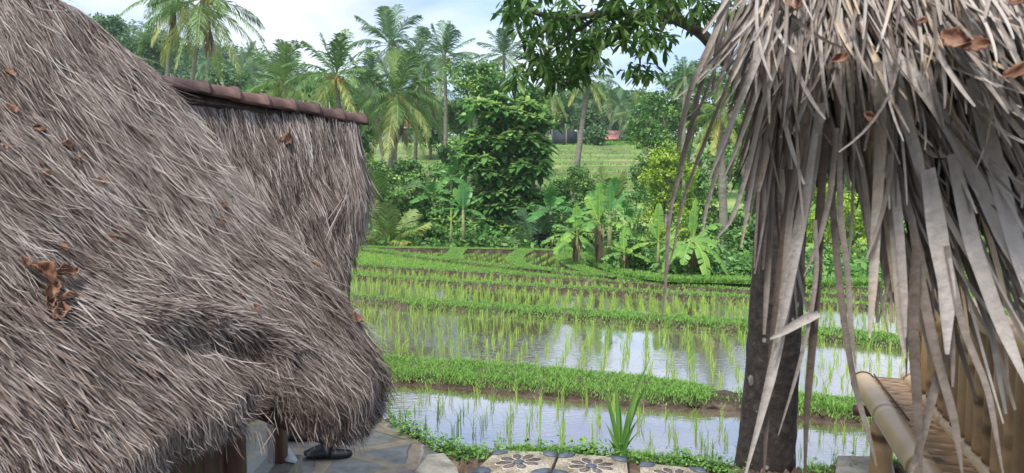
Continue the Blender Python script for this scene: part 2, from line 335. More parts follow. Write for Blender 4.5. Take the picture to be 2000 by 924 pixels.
M['yellow'] = mat('yellow_paint', [(0, (.55, .42, .03)), (1, (.65, .5, .06))], .6, scale=3, attr=False)
m, N, L, b = nodes('window_glass'); b.inputs['Base Color'].default_value = (.8, .85, .88, 1); b.inputs['Roughness'].default_value = .03
b.inputs['Transmission Weight'].default_value = 0; b.inputs['Alpha'].default_value = .25; b.inputs['Specular IOR Level'].default_value = 1.0; M['glass'] = m

# ============================================================ SETTING
Z = [None, -.70, -.69, -.67, -.65, -.61, -.56]          # water levels of the paddies going away
BT = {1: -.61, 2: -.61, 3: -.595, 4: -.57, 5: -.52}      # bund tops
BC = {1: [(-400, 688), (600, 698), (740, 714), (900, 722), (1050, 735), (1200, 748), (1340, 765), (1450, 776), (1600, 787), (1750, 800), (2300, 850)],
      2: [(-400, 530), (600, 573), (800, 588), (1000, 601), (1200, 616), (1460, 633), (1700, 657), (2300, 715)],
      3: [(-400, 512), (600, 530), (900, 551), (1200, 567), (1460, 581), (1700, 595), (2300, 630)],
      4: [(-400, 495), (600, 512), (900, 530), (1100, 543), (1300, 556), (1460, 566), (1700, 578), (2300, 606)],
      5: [(-400, 470), (600, 478), (720, 487), (900, 511), (1050, 526), (1200, 541), (1300, 548), (1460, 553), (1700, 560), (2300, 570)]}
TL = [(-400, 470), (660, 480), (900, 486), (1110, 488), (1150, 505), (1200, 532), (1300, 545), (1460, 549), (1700, 552), (2300, 560)]   # foot of the tree belt
px = np.linspace(-400, 2300, 541)
def bund_line(k, pxs=px): return G(pxs, lerp(pxs, BC[k]), BT[k])
# water sheets
shore = G(px, np.full_like(px, 985.), Z[1]); shore[:, 1] = np.minimum(shore[:, 1], 4.3)
prev = shore
for k in range(1, 6):
    far = bund_line(k); near = prev.copy() if k > 1 else shore
    V = np.stack([near*(1-t)+far*t for t in np.linspace(0, 1, 4)]); V[..., 2] = Z[k]
    b_ = MB(); sheet(b_, V)
    if k < 5:
        tag(b_.build('paddy_water', M['water']), kind='structure')
    else: tag(b_.build('paddy_water', M['water']), kind='structure')
    prev = far
# far curved paddies: one wet sheet
near = bund_line(5); far = G(px, lerp(px, TL), -.48); far[:, 1] = np.maximum(far[:, 1], near[:, 1])+.6
V = np.stack([near*(1-t)+far*t for t in np.linspace(0, 1, 4)]); V[..., 2] = Z[6]
b_ = MB(); sheet(b_, V); tag(b_.build('far_paddy', M['water']), kind='structure')

def bund(name, line, top, w, zf, zb, seed, rough=.05, wfun=None):
    """earth bank with a steep ragged face"""
    g = RNG(seed)
    dline = np.concatenate([[0], np.cumsum(np.linalg.norm(np.diff(line, axis=0), axis=1))]); n = int(dline[-1]/.09); n = min(n, 700)
    s = np.linspace(0, dline[-1], n); Lc = np.stack([np.interp(s, dline, line[:, i]) for i in range(3)], -1)
    T = unit(np.gradient(Lc, axis=0)); nb = np.stack([-T[:, 1], T[:, 0], 0*T[:, 0]], -1)   # away from camera
    nb *= -1 if nb[:, 1].mean() < 0 else 1
    ww = w*np.ones(n) if wfun is None else w*wfun(1000+F*Lc[:, 0]/Lc[:, 1])
    prof = [(-.62, zf-.1), (-.55, zf+.01), (-.50, (zf+top)/2), (-.46, top-.02), (-.25, top+.015), (.1, top+.02), (.42, top), (.52, (zb+top)/2), (.62, zb-.1)]
    V = np.zeros((len(prof), n, 3))
    low = np.convolve(g.normal(size=n+20), np.ones(9)/9, 'same')[10:-10]
    for i, (a, z) in enumerate(prof):
        jit = g.normal(size=n)*rough*.5+low*rough*1.6
        V[i] = Lc+nb*(a*ww+jit*(abs(a) > .2))[:, None]; V[i, :, 2] = z+g.normal(size=n)*rough*.25+low*rough*.4*(z > zf)
    b_ = MB(); sheet(b_, V)
    o = tag(b_.build(name, M['bund_soil'] if name == 'bund' else M['soil'], smooth=True), kind='structure')
    return Lc, nb, ww
W1 = lambda p: np.interp(p, [1250, 1400, 1460, 1480], [1, .45, .45, .6])
B1 = bund('bund', bund_line(1), BT[1], .78, Z[1], Z[2], 1, .05, W1)
B2 = bund('bund', bund_line(2), BT[2], .50, Z[2], Z[3], 2, .035)
B3 = bund('bund', bund_line(3), BT[3], .26, Z[3], Z[4], 3, .03)
B4 = bund('bund', bund_line(4), BT[4], .26, Z[4], Z[5], 4, .03)
B5 = bund('bund', bund_line(5), BT[5], .4, Z[5], Z[6], 5, .03)
# short curved bunds between the far paddies
def pxline(pts, z, n=60):
    a = np.array(pts, float); t = np.linspace(0, 1, len(a)); tt = np.linspace(0, 1, n)
    # smooth (Catmull-like) via cubic on parameter
    c = [np.polyval(np.polyfit(t, a[:, i], min(3, len(a)-1)), tt) for i in (0, 1)]
    return G(c[0], c[1], z)
FB = [bund('bund', pxline(p, -.49), -.49, .34, Z[6], Z[6], 6+i, .03) for i, p in enumerate([
    [(889, 508), (886, 500), (892, 491), (896, 486)],
    [(1078, 527), (1030, 520), (1003, 512), (1010, 500), (1026, 489)],
    [(1205, 540), (1160, 531), (1118, 518), (1105, 503), (1112, 492)],
    [(640, 481), (900, 485), (1030, 487), (1110, 491)]])]
# one ground sheet out to the horizon
yy = np.concatenate([np.linspace(-30, 12, 15), np.arange(12.5, 40, .5), np.arange(40, 104, .5), np.arange(105, 200, 3), np.array([210, 230, 260, 320, 420, 700, 1400])])
xx = np.concatenate([np.array([-1400, -700, -400, -250]), np.linspace(-200, 200, 161), np.array([250, 400, 700, 1400])])
XX, YY = np.meshgrid(xx, yy)
pl = 1000+F*XX/np.maximum(YY, .5)
yl = G(np.clip(pl, -400, 2300).ravel(), lerp(np.clip(pl, -400, 2300).ravel(), TL), -.48)[:, 1].reshape(pl.shape)
def hillz(X, Y):
    z = -.5+0*Y
    ramp_ = np.interp(Y, [0, 15, 19, 24, 30, 40, 52, 62, 86, 100, 118, 180, 250, 420, 1400], [0, 0, -.25, -.4, -1.1, -1.1, .2, 1.5, 6.3, 7.4, 7.7, 13.5, 15, 14, 14])
    st_ = ramp_.copy()
    m_ = (Y > 60) & (Y < 98); q = .62; fr = (ramp_/q) % 1
    st_[m_] = (np.floor(ramp_/q)*q+q*sstep((fr-.7)/.3))[m_]
    left = sstep((-X-5)/95)*np.interp(Y, [60, 180, 260, 420], [0, 17, 17, 8])
    wob = .5*np.sin(X*.11+Y*.07)
    return z+st_+left+np.where(Y > 105, wob, 0)
Hh = hillz(XX, YY+1.5*np.sin(XX*.13)+.8*np.sin(XX*.41))
inside = YY < yl+.3
Hh = np.where(inside, -1.1, Hh)
riser = np.abs(np.gradient(Hh, axis=0)/np.gradient(yy)[:, None]); near_ = (YY < 9)*1.0; riser = near_*.95+np.where((YY > 60) & (YY < 102), np.clip((riser-.25)*3, 0, 1)*.75, 0)
b_ = MB(); sheet(b_, np.stack([XX, YY, Hh], -1), riser); tag(b_.build('ground', M['hill']), kind='structure')
def gz(X, Y): return float(hillz(np.array([[float(X)]]), np.array([[float(Y)+1.5*math.sin(X*.13)+.8*math.sin(X*.41)]]))[0, 0])

# near bank, patio, kerb
CREST = [(600, 740), (700, 785), (735, 806), (790, 838), (850, 868), (900, 884), (1000, 880), (1200, 888), (1400, 910), (1500, 925), (1700, 905), (1760, 905), (2300, 960)]
pb = np.linspace(600, 2300, 341); cb = G(pb, lerp(pb, CREST), -.02)
g = RNG(11); V = []
for dy, z in [(-3.2, -.06), (-.6, -.06), (-.35, -.04), (-.15, -.02), (0, -.02), (.08, -.12), (.16, -.4), (.22, -.9)]:
    q = cb.copy(); q[:, 1] += dy+(g.normal(size=len(q))*.02 if dy > -3 else 0); q[:, 2] = z+(g.normal(size=len(q))*.012 if z > -.5 else 0); V.append(q)
b_ = MB(); sheet(b_, np.array(V)); tag(b_.build('earth_bank', M['soil'], smooth=True), kind='structure')
# patio polygon (flagstones) with thickness, and mossy kerb along it
k0, k1 = G(712, 797, 0), G(868, 893, 0)
kd = unit(k1-k0); kn = np.array([-kd[1], kd[0], 0]); kn *= np.sign(kn[0]) if kn[0] else 1      # outward (towards water)
kn = kn if kn[1] > 0 else -kn
a0, a1 = k0-kd*1.3, k1
poly = [a0, a1, np.array([a1[0], 2.0, 0]), np.array([a1[0], .2, 0]), np.array([-4.5, .2, 0]), np.array([-4.5, a0[1]+.6, 0])]
def slab(mb, pts, z0, z1, rnd=.5):
    n = len(pts); pts = np.array(pts, float); top = pts.copy(); top[:, 2] = z1; bot = pts.copy(); bot[:, 2] = z0
    v = np.concatenate([top, bot]); f = [np.arange(n)[None], (np.arange(n)[::-1]+n)[None]]
    f.append(np.array([[i, i+n, (i+1) % n+n, (i+1) % n] for i in range(n)])); mb.add(v, f, rnd)
def ccw(pts):
    p = np.array(pts)[:, :2]; s = np.sum(p[:, 0]*np.roll(p[:, 1], -1)-np.roll(p[:, 0], -1)*p[:, 1]); return pts if s > 0 else pts[::-1]
def inset(pts, d):
    p = np.array(pts); c = p.mean(0); return list(c+(p-c)*(1-d))
b_ = MB(); slab(b_, ccw(poly), -.9, 0); tag(b_.build('patio', M['flag']), kind='structure')
b_ = MB(); slab(b_, ccw([a0+kn*.02, a1+kn*.02, a1-kn*.19, a0-kn*.19]), -.85, .016)
b_ = MB(); slab(b_, ccw([np.array(q) for q in [(a1[0]+.02, -6, 0), (5, -6, 0), (5, 3.4, 0), (a1[0]+.02, 3.4, 0)]]), -.5, -.03); tag(b_.build('path', M['flag']), kind='structure')  # unseen paving, added so warm grey bounce replaces the green ground bounce
# low mossy kerb lies on the outer strip
kr = tag(b_.build('kerb', M['moss']), kind='structure'); bevel(kr, .02, 3)
b_ = MB(); p = [G(834, 894, .0), G(868, 890, 0), G(893, 918, 0), G(908, 960, 0), G(785, 960, 0)]
slab(b_, ccw(p), -.6, .022); bevel(tag(b_.build('kerb_end_slab', M['concrete']), kind='structure'), .012)
b_ = MB(); p = [G(1634, 898, .0), G(1742, 900, 0), G(1760, 990, 0), G(1625, 990, 0)]
slab(b_, ccw(p), -.9, .03); bevel(tag(b_.build('concrete_slab', M['concrete']), kind='structure'), .015)

# grass on the bunds
def blades(mb, pos, h, wd, g, lean=.5):
    n = len(pos); az = g.uniform(0, 2*np.pi, n); ln = g.uniform(0, lean, n)
    dr = np.stack([np.cos(az)*ln, np.sin(az)*ln, np.ones(n)], -1); dr = unit(dr)
    sd = np.stack([np.cos(az+1.57+g.normal(size=n)*.8), np.sin(az+1.57), np.zeros(n)], -1); sd = unit(sd)
    h = h*g.uniform(.4, 1.2, n); mid = pos+dr*h[:, None]*.55; tip = pos+dr*h[:, None]+np.stack([np.cos(az), np.sin(az), -.3*np.ones(n)], -1)*(h*.3)[:, None]
    wv = sd*wd*.5
    V = np.stack([pos-wv, pos+wv, mid+wv*.8, mid-wv*.8, tip], 1); b = np.arange(n)[:, None]*5
    mb.add(V.reshape(-1, 3), [b+np.array([0, 1, 2, 3]), b+np.array([3, 2, 4])], np.repeat(g.uniform(0, 1, n)*.6+.2, 5))
def bund_grass(name, B, top, n, h, wd, seed, dens=None, label=None, a0=-.5, a1=.45, pr=(500, 2000)):
    Lc, nb, ww = B; g = RNG(seed); pp = 1000+F*Lc[:, 0]/Lc[:, 1]
    ok = (pp > pr[0]) & (pp < pr[1]); wgt = ok*(1 if dens is None else dens(pp))*1.0
    # clumps
    idx = g.choice(len(Lc), n, p=wgt/wgt.sum()); a = g.uniform(a0, a1, n)
    pos = Lc[idx]+nb[idx]*(a*ww[idx])[:, None]+g.normal(size=(n, 3))*.04; pos[:, 2] = top+.01-np.clip((np.abs(a)-.45)/.14, 0, 1)*np.where(a > 0, .07, .085)
    hs = h*(.65+.6*np.sin(pos[:, 0]*5.1+np.sin(pos[:, 0]*2.3)*2)**2)
    b_ = MB(); blades(b_, pos, hs, wd, g, .9)
    return tag(b_.build(name, M['grass']), label, 'grass', kind='stuff')
d1 = lambda p: np.interp(p, [1300, 1385, 1400, 1450, 1540, 1550], [1, .8, .07, .07, .6, 1])
bund_grass('grass', B1, BT[1], 42000, .055, .009, 21, d1, 'short bright green grass covering the nearest bund', -.56, .5)
bund_grass('grass', B2, BT[2], 24000, .065, .012, 22, lambda p: np.interp(p, [640, 690, 800, 820], [1, .25, .25, 1]), 'narrow grass strip on the second bund beyond the open water', -.64, .5)
bund_grass('grass', B3, BT[3], 22000, .06, .013, 23, None, 'grass along the top of the brown-faced third bund', -.62, 2.2)
bund_grass('grass', B4, BT[4], 22000, .06, .015, 24, None, 'grass along the top of the brown-faced fourth bund', -.6, 2.6)
bund_grass('grass', B5, BT[5], 26000, .045, .018, 25, None, 'bright grass band edging the curved far paddies', -.6, .5)
for i, B in enumerate(FB):
    Lc, nb, ww = B; g = RNG(40+i); n = 16000; idx = g.integers(0, len(Lc), n)
    pos = Lc[idx]+nb[idx]*g.uniform(-.2, .2, n)[:, None]+g.normal(size=(n, 3))*.03; pos[:, 2] = -.485
    b_ = MB(); blades(b_, pos, .035, .018, g, .9)
    tag(b_.build('grass', M['grass']), ['grass on the short bund between two striped far paddies', 'grass on the S-shaped bund by the far paddies', 'grass on the bund curving round to the banana plants', 'grass along the back edge below the tree belt'][i], 'grass', kind='stuff')
# grassy lip at the foot of the trees, short of the banana plants
g = RNG(50); n = 24000; p_ = g.uniform(1100, 1950, n); q = G(p_, lerp(p_, TL)+g.uniform(-3, 5, n), -.48); q[:, 2] = -.49
b_ = MB(); blades(b_, q, .12, .022, g, .8); tag(b_.build('grass', M['grass']), 'grass verge in front of the bananas and dark trees', 'grass', kind='stuff')

# ------------------------------------------------------------ rice
def tuft(mb, c, g, nb=9, h=.21, wd=.009):
    for_ = len(c); pos = np.repeat(c, nb, 0)+np.concatenate([g.normal(size=(for_*nb, 2))*.014, np.zeros((for_*nb, 1))], 1)
    blades(mb, pos, h, wd, g, .32)
def rows(X0, X1, Y0, Y1, sx, sy, rot, g, jit=.025):
    xs = np.arange(X0-4, X1+4, sx); ys = np.arange(Y0-4, Y1+4, sy); A, B = np.meshgrid(xs, ys)
    cx, cy = (X0+X1)/2, (Y0+Y1)/2; A = A-cx; B = B-cy; c, s = math.cos(rot), math.sin(rot)
    q = np.stack([(A*c-B*s+cx), (A*s+B*c+cy)], -1).reshape(-1, 2); q += g.normal(size=q.shape)*jit
    return q
def between(q, ka, kb, z, ma=.3, mb_=.35, pr=(560, 2000)):
    la = bund_line(ka) if ka else None; lb = bund_line(kb)
    yb = np.interp(q[:, 0], lb[:, 0], lb[:, 1]); p_ = 1000+F*q[:, 0]/q[:, 1]
    ok = (q[:, 1] < yb-mb_) & (p_ > pr[0]) & (p_ < pr[1])
    if ka: ok &= q[:, 1] > np.interp(q[:, 0], la[:, 0], la[:, 1])+ma
    else:
        ok &= q[:, 1] > np.interp(q[:, 0], cb[:, 0], cb[:, 1])+.42
    r = np.concatenate([q[ok], np.full((ok.sum(), 1), z)], 1); return r
g = RNG(60)
q = rows(-2, 5, 4, 10, .25, .22, R(-6), g, .03); q = between(q, 0, 1, Z[1], mb_=.58, pr=(690, 1800))
q = q[g.uniform(size=len(q)) > .10][:299]
protos = []
for k in range(5):
    b_ = MB(); tuft(b_, np.zeros((1, 3)), g, [7, 5, 8, 6, 5][k], [.22, .18, .25, .17, .2][k], .008); me = b_.mesh('rice_seedling'); me.materials.append(M['rice']); protos.append(me)
for i, c in enumerate(q):
    o = bpy.data.objects.new('rice_seedling', protos[i % 5]); C.objects.link(o); o.location = [float(a) for a in c]; o.rotation_euler.z = float(g.uniform(0, 6.28))
    s_ = float(g.uniform(.8, 1.15)); o.scale = (s_, s_, s_)
    tag(o, 'small rice seedling standing in the still water of the nearest paddy', 'rice seedling', 'rice seedlings in the nearest paddy')
specs = [(2, 1, 2, .27, .25, R(-10), .19, .009, 6, 'rice rows standing in the wide rippled second paddy'),
         (3, 2, 3, .23, .21, R(-8), .18, .011, 7, 'rice rows in the third paddy beyond the narrow green bund'),
         (4, 3, 4, .18, .17, R(-4), .13, .012, 7, 'rice rows in the narrow fourth paddy'),
         (5, 4, 5, .19, .17, R(-4), .11, .014, 8, 'pale young rice in the wedge-shaped fifth paddy')]
for k, ka, kb, sx, sy, rot, h, wd, nb_, lab in specs:
    y0, y1 = [(7, 16), (11, 20), (13, 23), (14, 28)][k-2]
    q = rows(-9, 15, y0, y1, sx, sy, rot, g, .03); q = between(q, ka, kb, Z[k], .25, .25 if k > 2 else .3)
    q = q[g.uniform(size=len(q)) > .08]; b_ = MB(); tuft(b_, q, g, nb_, h, wd)
    tag(b_.build('rice_seedlings', M['rice']), lab, 'rice', kind='stuff')
q = rows(-10, 8, 14, 28, .36, .17, R(-14), g, .02); l5 = bund_line(5); tl = G(px, lerp(px, TL), -.48)
ok = (q[:, 1] > np.interp(q[:, 0], l5[:, 0], l5[:, 1])+.3); p_ = 1000+F*q[:, 0]/q[:, 1]
yt = G(p_, lerp(p_, TL), -.48)[:, 1]; ok &= (q[:, 1] < yt-.6) & (p_ > 600) & (p_ < 1240)
q = np.concatenate([q[ok], np.full((ok.sum(), 1), Z[6])], 1); b_ = MB(); tuft(b_, q, g, 5, .07, .013)
tag(b_.build('rice_seedlings', M['rice']), 'closely planted curved rice rows in the far paddies', 'rice', kind='stuff')

# grassy fifth field: a low green cover between the fourth and fifth bunds, thinning to the east
g = RNG(66); n = 60000; pp = g.uniform(620, 1500, n); t = g.uniform(0, 1, n)**1.3; yv = lerp(pp, BC[5])*(1-t)+lerp(pp, BC[4])*t; keep = (g.uniform(size=n) < np.interp(pp, [620, 900, 1100, 1300, 1500], [1, .9, .6, .3, .15]))
pos = G(pp[keep], yv[keep], Z[5]+.01); b_ = MB(); blades(b_, pos, .07, .017, g, .9); tag(b_.build('grass', M['grass']), 'green weed cover over the wedge-shaped field below the far paddies', 'grass', kind='stuff')
# weeds on the near bank
g = RNG(70); b_ = MB(); n = 560; p_ = np.concatenate([g.uniform(765, 900, 190), g.normal(size=330)*18+g.choice([905, 960, 1040, 1110, 1140, 1175, 1215, 1300, 1340, 1385, 1410], 330), g.uniform(1560, 1900, 40)])
c0 = G(p_, lerp(p_, CREST)+g.uniform(-2, 22, n), -.02)
for i in range(n):
    h = g.uniform(.01, .085)*(1.3 if 780 < p_[i] < 830 else 1); k = int(g.integers(3, 8)); c = c0[i]
    st_ = c+np.array([g.normal()*.03, g.normal()*.03+.03, h]); t = np.linspace(.25, 1, k)[:, None]
    pos = c+(st_-c)*t+g.normal(size=(k, 3))*.008; dr = unit(np.stack([g.normal(size=k), g.normal(size=k), g.uniform(.0, .7, k)], -1)); sd = unit(np.cross(dr, [0, 0, 1.])+g.normal(size=(k, 3))*.2)
    ll = g.uniform(.014, .036, k); diamonds(b_, pos, dr, sd, ll, ll*g.uniform(.45, .75, k), g.uniform(0, 1, k))
tag(b_.build('weeds', M['weed']), 'low leafy weeds along the near bank above the water', 'weeds', kind='stuff')
b_ = MB(); n = 9000; p_ = np.concatenate([g.uniform(870, 1440, 7500), g.uniform(1560, 1960, 1500)]); pos = G(p_, lerp(p_, CREST)+g.uniform(-1, 22, n)*g.uniform(0, 1, n), -.03)
keep = (np.sin(pos[:, 0]*9)+np.sin(pos[:, 1]*13+pos[:, 0]*21)+g.normal(size=n)*.7) > -.2
blades(b_, pos[keep], .055, .006, g, 1.0); tag(b_.build('grass', M['grass']), 'patchy grass on the brown near bank', 'grass', kind='stuff')
# iris-like plant
def blade_plant(name, label, cat, base, specs_, M_, wd, seed, loc0=None):
    g = RNG(seed); t0 = thing(name, label, cat, base); b_ = MB()
    for az, ln, lean, w_ in specs_:
        k = 9; t = np.linspace(0, 1, k); a = R(az); bend = lean*t**1.6
        pth = np.array(base)+np.stack([np.cos(a)*bend*ln, np.sin(a)*bend*ln, ln*(t-.25*lean*t**2.5)], -1)+np.array([math.cos(a), math.sin(a), 0])*.015
        W_ = w_*np.sin(np.clip(t*.94+.10, 0, 1)*np.pi)**.6*(1-t**4); W_[0] = w_*.6
        sd = np.array([1, .25*math.sin(a*3), 0.]); sd /= np.linalg.norm(sd)
        ribbons(b_, pth[None], W_[None], np.array(sd)[None, None], g.uniform(.2, .9), fold=.5)
    b_.build('leaves', M_, t0, smooth=True); return t0
ib = G(1215, 893, 0)+np.array([0, .06, -.03])
blade_plant('iris_plant', 'clump of tall upright sword-shaped green leaves at the paddy edge', 'plant', ib,
    [(150, .50, .25, .014), (120, .55, .10, .012), (10, .66, .26, .021), (20, .56, .38, .014), (-30, .30, .35, .012), (200, .15, .5, .01), (0, .3, .15, .016), (90, .36, .12, .014), (170, .24, .35, .012), (20, .20, .7, .008)], M['weed'], .02, 71)
for j, (x_, lab) in enumerate([(808, 'broad-leaved weed at the mossy kerb beside the water'), (1355, 'small weed with one raised pale leaf near the bank corner'), (1145, 'low three-leaved weed growing between the two patterned pavers')]):
    c = G(x_, lerp([x_], CREST)[0]+2, -.02); t0 = thing('weed_plant', lab, 'plant', c); b_ = MB(); g = RNG(72+j); k = 11
    pos = c+np.stack([g.normal(size=k)*.04, g.normal(size=k)*.04, g.uniform(.02, .12 if j == 0 else .07, k)], -1)
    dr = unit(np.stack([g.normal(size=k), g.normal(size=k)-.3, g.uniform(-.1, .4, k)], -1)); sd = unit(np.cross(dr, [0, 0, 1.])); ll = g.uniform(.04, .075, k)
    diamonds(b_, pos, dr, sd, ll, ll*.7, g.uniform(.4, 1, k)); b_.build('leaves', M['weed'], t0)
    b_ = MB()
    for q in pos: tube(b_, [c, (c+q)/2+[0, 0, .01], q], .0015, 4)
    b_.build('stems', M['weed'], t0)
# patterned pavers
def paver(corners, label):
    c = np.mean(corners, 0); t0 = thing('patterned_paver', label, 'paver', [c[0], c[1], 0])
    b_ = MB(); slab(b_, ccw(list(corners)), -.05, .03); bevel(b_.build('slab', M['pebble_cream'], t0), .006)
    A, Bc, Cc, D = [np.array(q) for q in corners]   # A far-left, B far-right, C near-right, D near-left
    def uv(u, v): p = A*(1-u)*(1-v)+Bc*u*(1-v)+Cc*u*v+D*(1-u)*v; p[2] = 0; return p
    for k in range(8):
        a = k*math.pi/4+.39; pts = []; 
        for s_ in np.linspace(0, 2*math.pi, 12, endpoint=False):
            r_ = .21+.115*math.cos(s_); w_ = .065*math.sin(s_)*(1 if r_ > .2 else .8)
            pts.append(uv(.5+r_*math.cos(a)-w_*math.sin(a), .5+r_*math.sin(a)+w_*math.cos(a)))
        o1 = MB(); slab(o1, ccw([np.mean(pts, 0)+(p-np.mean(pts, 0))*1.13 for p in pts]), .029, .0325); pt = o1.build('petal', M['pale_line'], t0)
        o2 = MB(); slab(o2, ccw(pts), .029, .0355); o2.build('pebble_fill', M['pebble_grey' if k % 2 else 'pebble_pink'], pt)
    ring = [uv(.5+.075*math.cos(s_), .5+.075*math.sin(s_)) for s_ in np.linspace(0, 2*math.pi, 14, endpoint=False)]
    o1 = MB(); slab(o1, ccw(ring), .029, .0355); o1.build('flower_centre', M['slate'], t0)
    for (u0, v0, du, dv) in [(0, 0, 1, 1), (1, 0, -1, 1), (0, 1, 1, -1), (1, 1, -1, -1)]:
        pts = [uv(u0, v0)]+[uv(u0+du*.24*math.cos(s_)**.8, v0+dv*.24*math.sin(s_)**.8) for s_ in np.linspace(0, math.pi/2, 7)]
        pts = [p+(np.mean(pts, 0)-p)*.03 for p in pts]
        o1 = MB(); slab(o1, ccw(pts), .029, .036); o1.build('corner_stone', M['slate'], t0)
def quad(p): return [G(x, y, 0) for x, y in p]
paver(quad([(972, 888), (1090, 893), (1070, 938), (920, 935)]), 'square paver with grey pebble flower, edge nearest the flagstones')
paver(quad([(1094, 894), (1224, 903), (1228, 950), (1076, 940)]), 'square pebble flower paver next to the dark gap below the iris')
paver(quad([(1250, 913), (1375, 926), (1400, 970), (1250, 955)]), 'pebble flower paver with only its far edge showing, near the bare soil')
# ============================================================ THATCHED HUTS
def field(pts, power=2.2, sm_r=2200):
    a = np.array(pts, float)
    def f(x, y):
        d2 = (x[..., None]-a[:, 0])**2+(y[..., None]-a[:, 1])**2+sm_r
        wg = d2**(-power/2); an = np.radians(a[:, 2])
        return np.arctan2((wg*np.sin(an)).sum(-1), (wg*np.cos(an)).sum(-1))
    return f
def wav(x, y, s, k):
    return np.sin(x/s+k)*np.cos(y/s*1.3+k*2.1)+.6*np.sin(x/s*2.3+y/s*1.7+k*3.3)
def thatch(mb, g, n, starts, ang, surf, Lr, wr, lay, jit=9, tipout=.006, K=5, tipw=.15, ry=None, bias=0, fold=None, curl_=0, clump=1, lim=None):
    x, y = starts(g, n//clump if clump > 1 else n); ja = g.normal(size=len(x))*jit; cb_ = g.normal(size=len(x))*.11-.38*(g.uniform(size=len(x)) < .13)+.14*(g.uniform(size=len(x)) < .10)  # some clumps coloured dark, standing in for shaded slits between strands
    if clump > 1:
        x = np.repeat(x, clump)+g.normal(size=len(x)*clump)*3.2; y = np.repeat(y, clump)+g.normal(size=len(y)*clump)*9; ja = np.repeat(ja, clump)+g.normal(size=len(x))*jit*.45; cb_ = np.repeat(cb_, clump)
    n = len(x); Ln = g.uniform(*Lr, n)
    if lim is not None: Ln = np.minimum(Ln, np.maximum((lim(x)-y)*1.12+g.normal(size=n)*9, 10))
    a = ang(x, y)+np.radians(ja+1.2*wav(x, y, 24, 1)+3*wav(x, y, 95, 2))
    cur = np.radians(g.normal(size=n)*(4+curl_)); X = [x]; Y = [y]; aa = a
    for k in range(K-1):
        aa = aa+cur/K; X.append(X[-1]+np.cos(aa)*Ln/(K-1)); Y.append(Y[-1]+np.sin(aa)*Ln/(K-1))
    X = np.stack(X, 1); Y = np.stack(Y, 1)
    off = g.uniform(*lay, n)[:, None]+np.linspace(0, 1, K)[None]**1.5*tipout*g.uniform(-.3, 2.2, n)[:, None]
    pts, nr = surf(X, Y, off)
    T = unit(np.gradient(pts, axis=1)); sd = unit(np.cross(T, nr)); roll = g.normal(size=n)[:, None, None]*.5
    sd = unit(sd*np.cos(roll)+nr*np.sin(roll))
    wv = g.uniform(*wr, n)[:, None]*np.interp(np.linspace(0, 1, K), [0, .3, .8, 1], [.7, 1, .8, tipw])[None]
    rn = np.clip(g.beta(2.2, 2.4, n)+(cb_ if clump > 1 else 0)+.13*wav(x, y, 45, 4)+bias+(0 if ry is None else ry(x, y)), 0, 1)
    ribbons(mb, pts, wv, sd, rn, fold=fold, nrm=nr if fold else None)

# ---- hut A (near): sloping face towards the viewer, hip running down to the corner above the patio
nA = np.array([.83*1.19, -.56*1.19, 1.0]); nA /= np.linalg.norm(nA); pA = [-.54, 2.8, .71]
TA = [(-620, -640), (-300, -330), (140, -2), (200, 36), (260, 88), (330, 150), (380, 203), (430, 282), (480, 350), (520, 408), (592, 488), (640, 543), (680, 596), (700, 632), (722, 680), (735, 740), (740, 775)]
BA = [(-620, 1420), (-300, 1180), (0, 1075), (200, 965), (300, 915), (340, 882), (420, 850), (450, 838), (485, 795), (520, 768), (545, 795), (600, 850), (650, 866), (700, 836), (730, 800), (740, 778)]
def bulge(X, Y):
    xf = sstep((X-215)/110); yl = np.interp(X, [200, 300, 400, 500, 560], [632, 642, 652, 682, 720])
    up = np.where(Y < yl, sstep((Y-(yl-230))/215), np.clip(1-(Y-yl)/34, 0, 1))
    rt = sstep((X-490)/45)*sstep((Y-430)/200)
    o = .05*np.maximum(xf*up, rt)
    o += .007*wav(X, Y, 95, 5)+.004*wav(X, Y, 40, 7)
    # second lip far lower-left fading strand ridge
    return o
def surfA(X, Y, off=0):
    e = np.minimum(np.clip((X-np.interp(Y, [a[1] for a in TA], [a[0] for a in TA]))*-1, 0, 60)/60, 1)   # 0 at the hip silhouette
    rb = -.07*(1-e)**2
    eb = np.interp(X, [a[0] for a in BA], [a[1] for a in BA]); r2 = -.05*np.clip(1-(eb-Y)/45, 0, 1)**2
    p = onplane(X, Y, pA, nA)+nA*(bulge(X, Y)+rb+r2+off)[..., None]
    return p, np.broadcast_to(nA, p.shape)
def column_sheet(T, B, surf, x0, x1, nx, ny, yext=0):
    xs = np.linspace(x0, x1, nx); t = np.linspace(0, 1, ny)[:, None]
    top = lerp(xs, T)[None]; bot = lerp(xs, B)[None]
    Yg = top*(1-t)+bot*t; Xg = np.broadcast_to(xs, Yg.shape); return surf(Xg, Yg, np.full(Yg.shape, -.03))[0]
hutA = thing('thatched_hut', 'near grey-brown thatched hut whose steep roof hangs low over the patio', 'hut', (-1.3, 2.7, 0))
V = column_sheet(TA, BA, surfA, -620, 739, 190, 90)
b_ = MB(); sheet(b_, V)
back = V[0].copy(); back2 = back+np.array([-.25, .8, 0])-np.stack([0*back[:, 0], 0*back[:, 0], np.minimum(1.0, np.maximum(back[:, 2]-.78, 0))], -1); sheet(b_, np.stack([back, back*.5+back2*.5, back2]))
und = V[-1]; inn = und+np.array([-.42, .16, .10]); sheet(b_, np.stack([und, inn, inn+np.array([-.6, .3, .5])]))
b_.build('roof_core', M['thatch_in'], hutA)
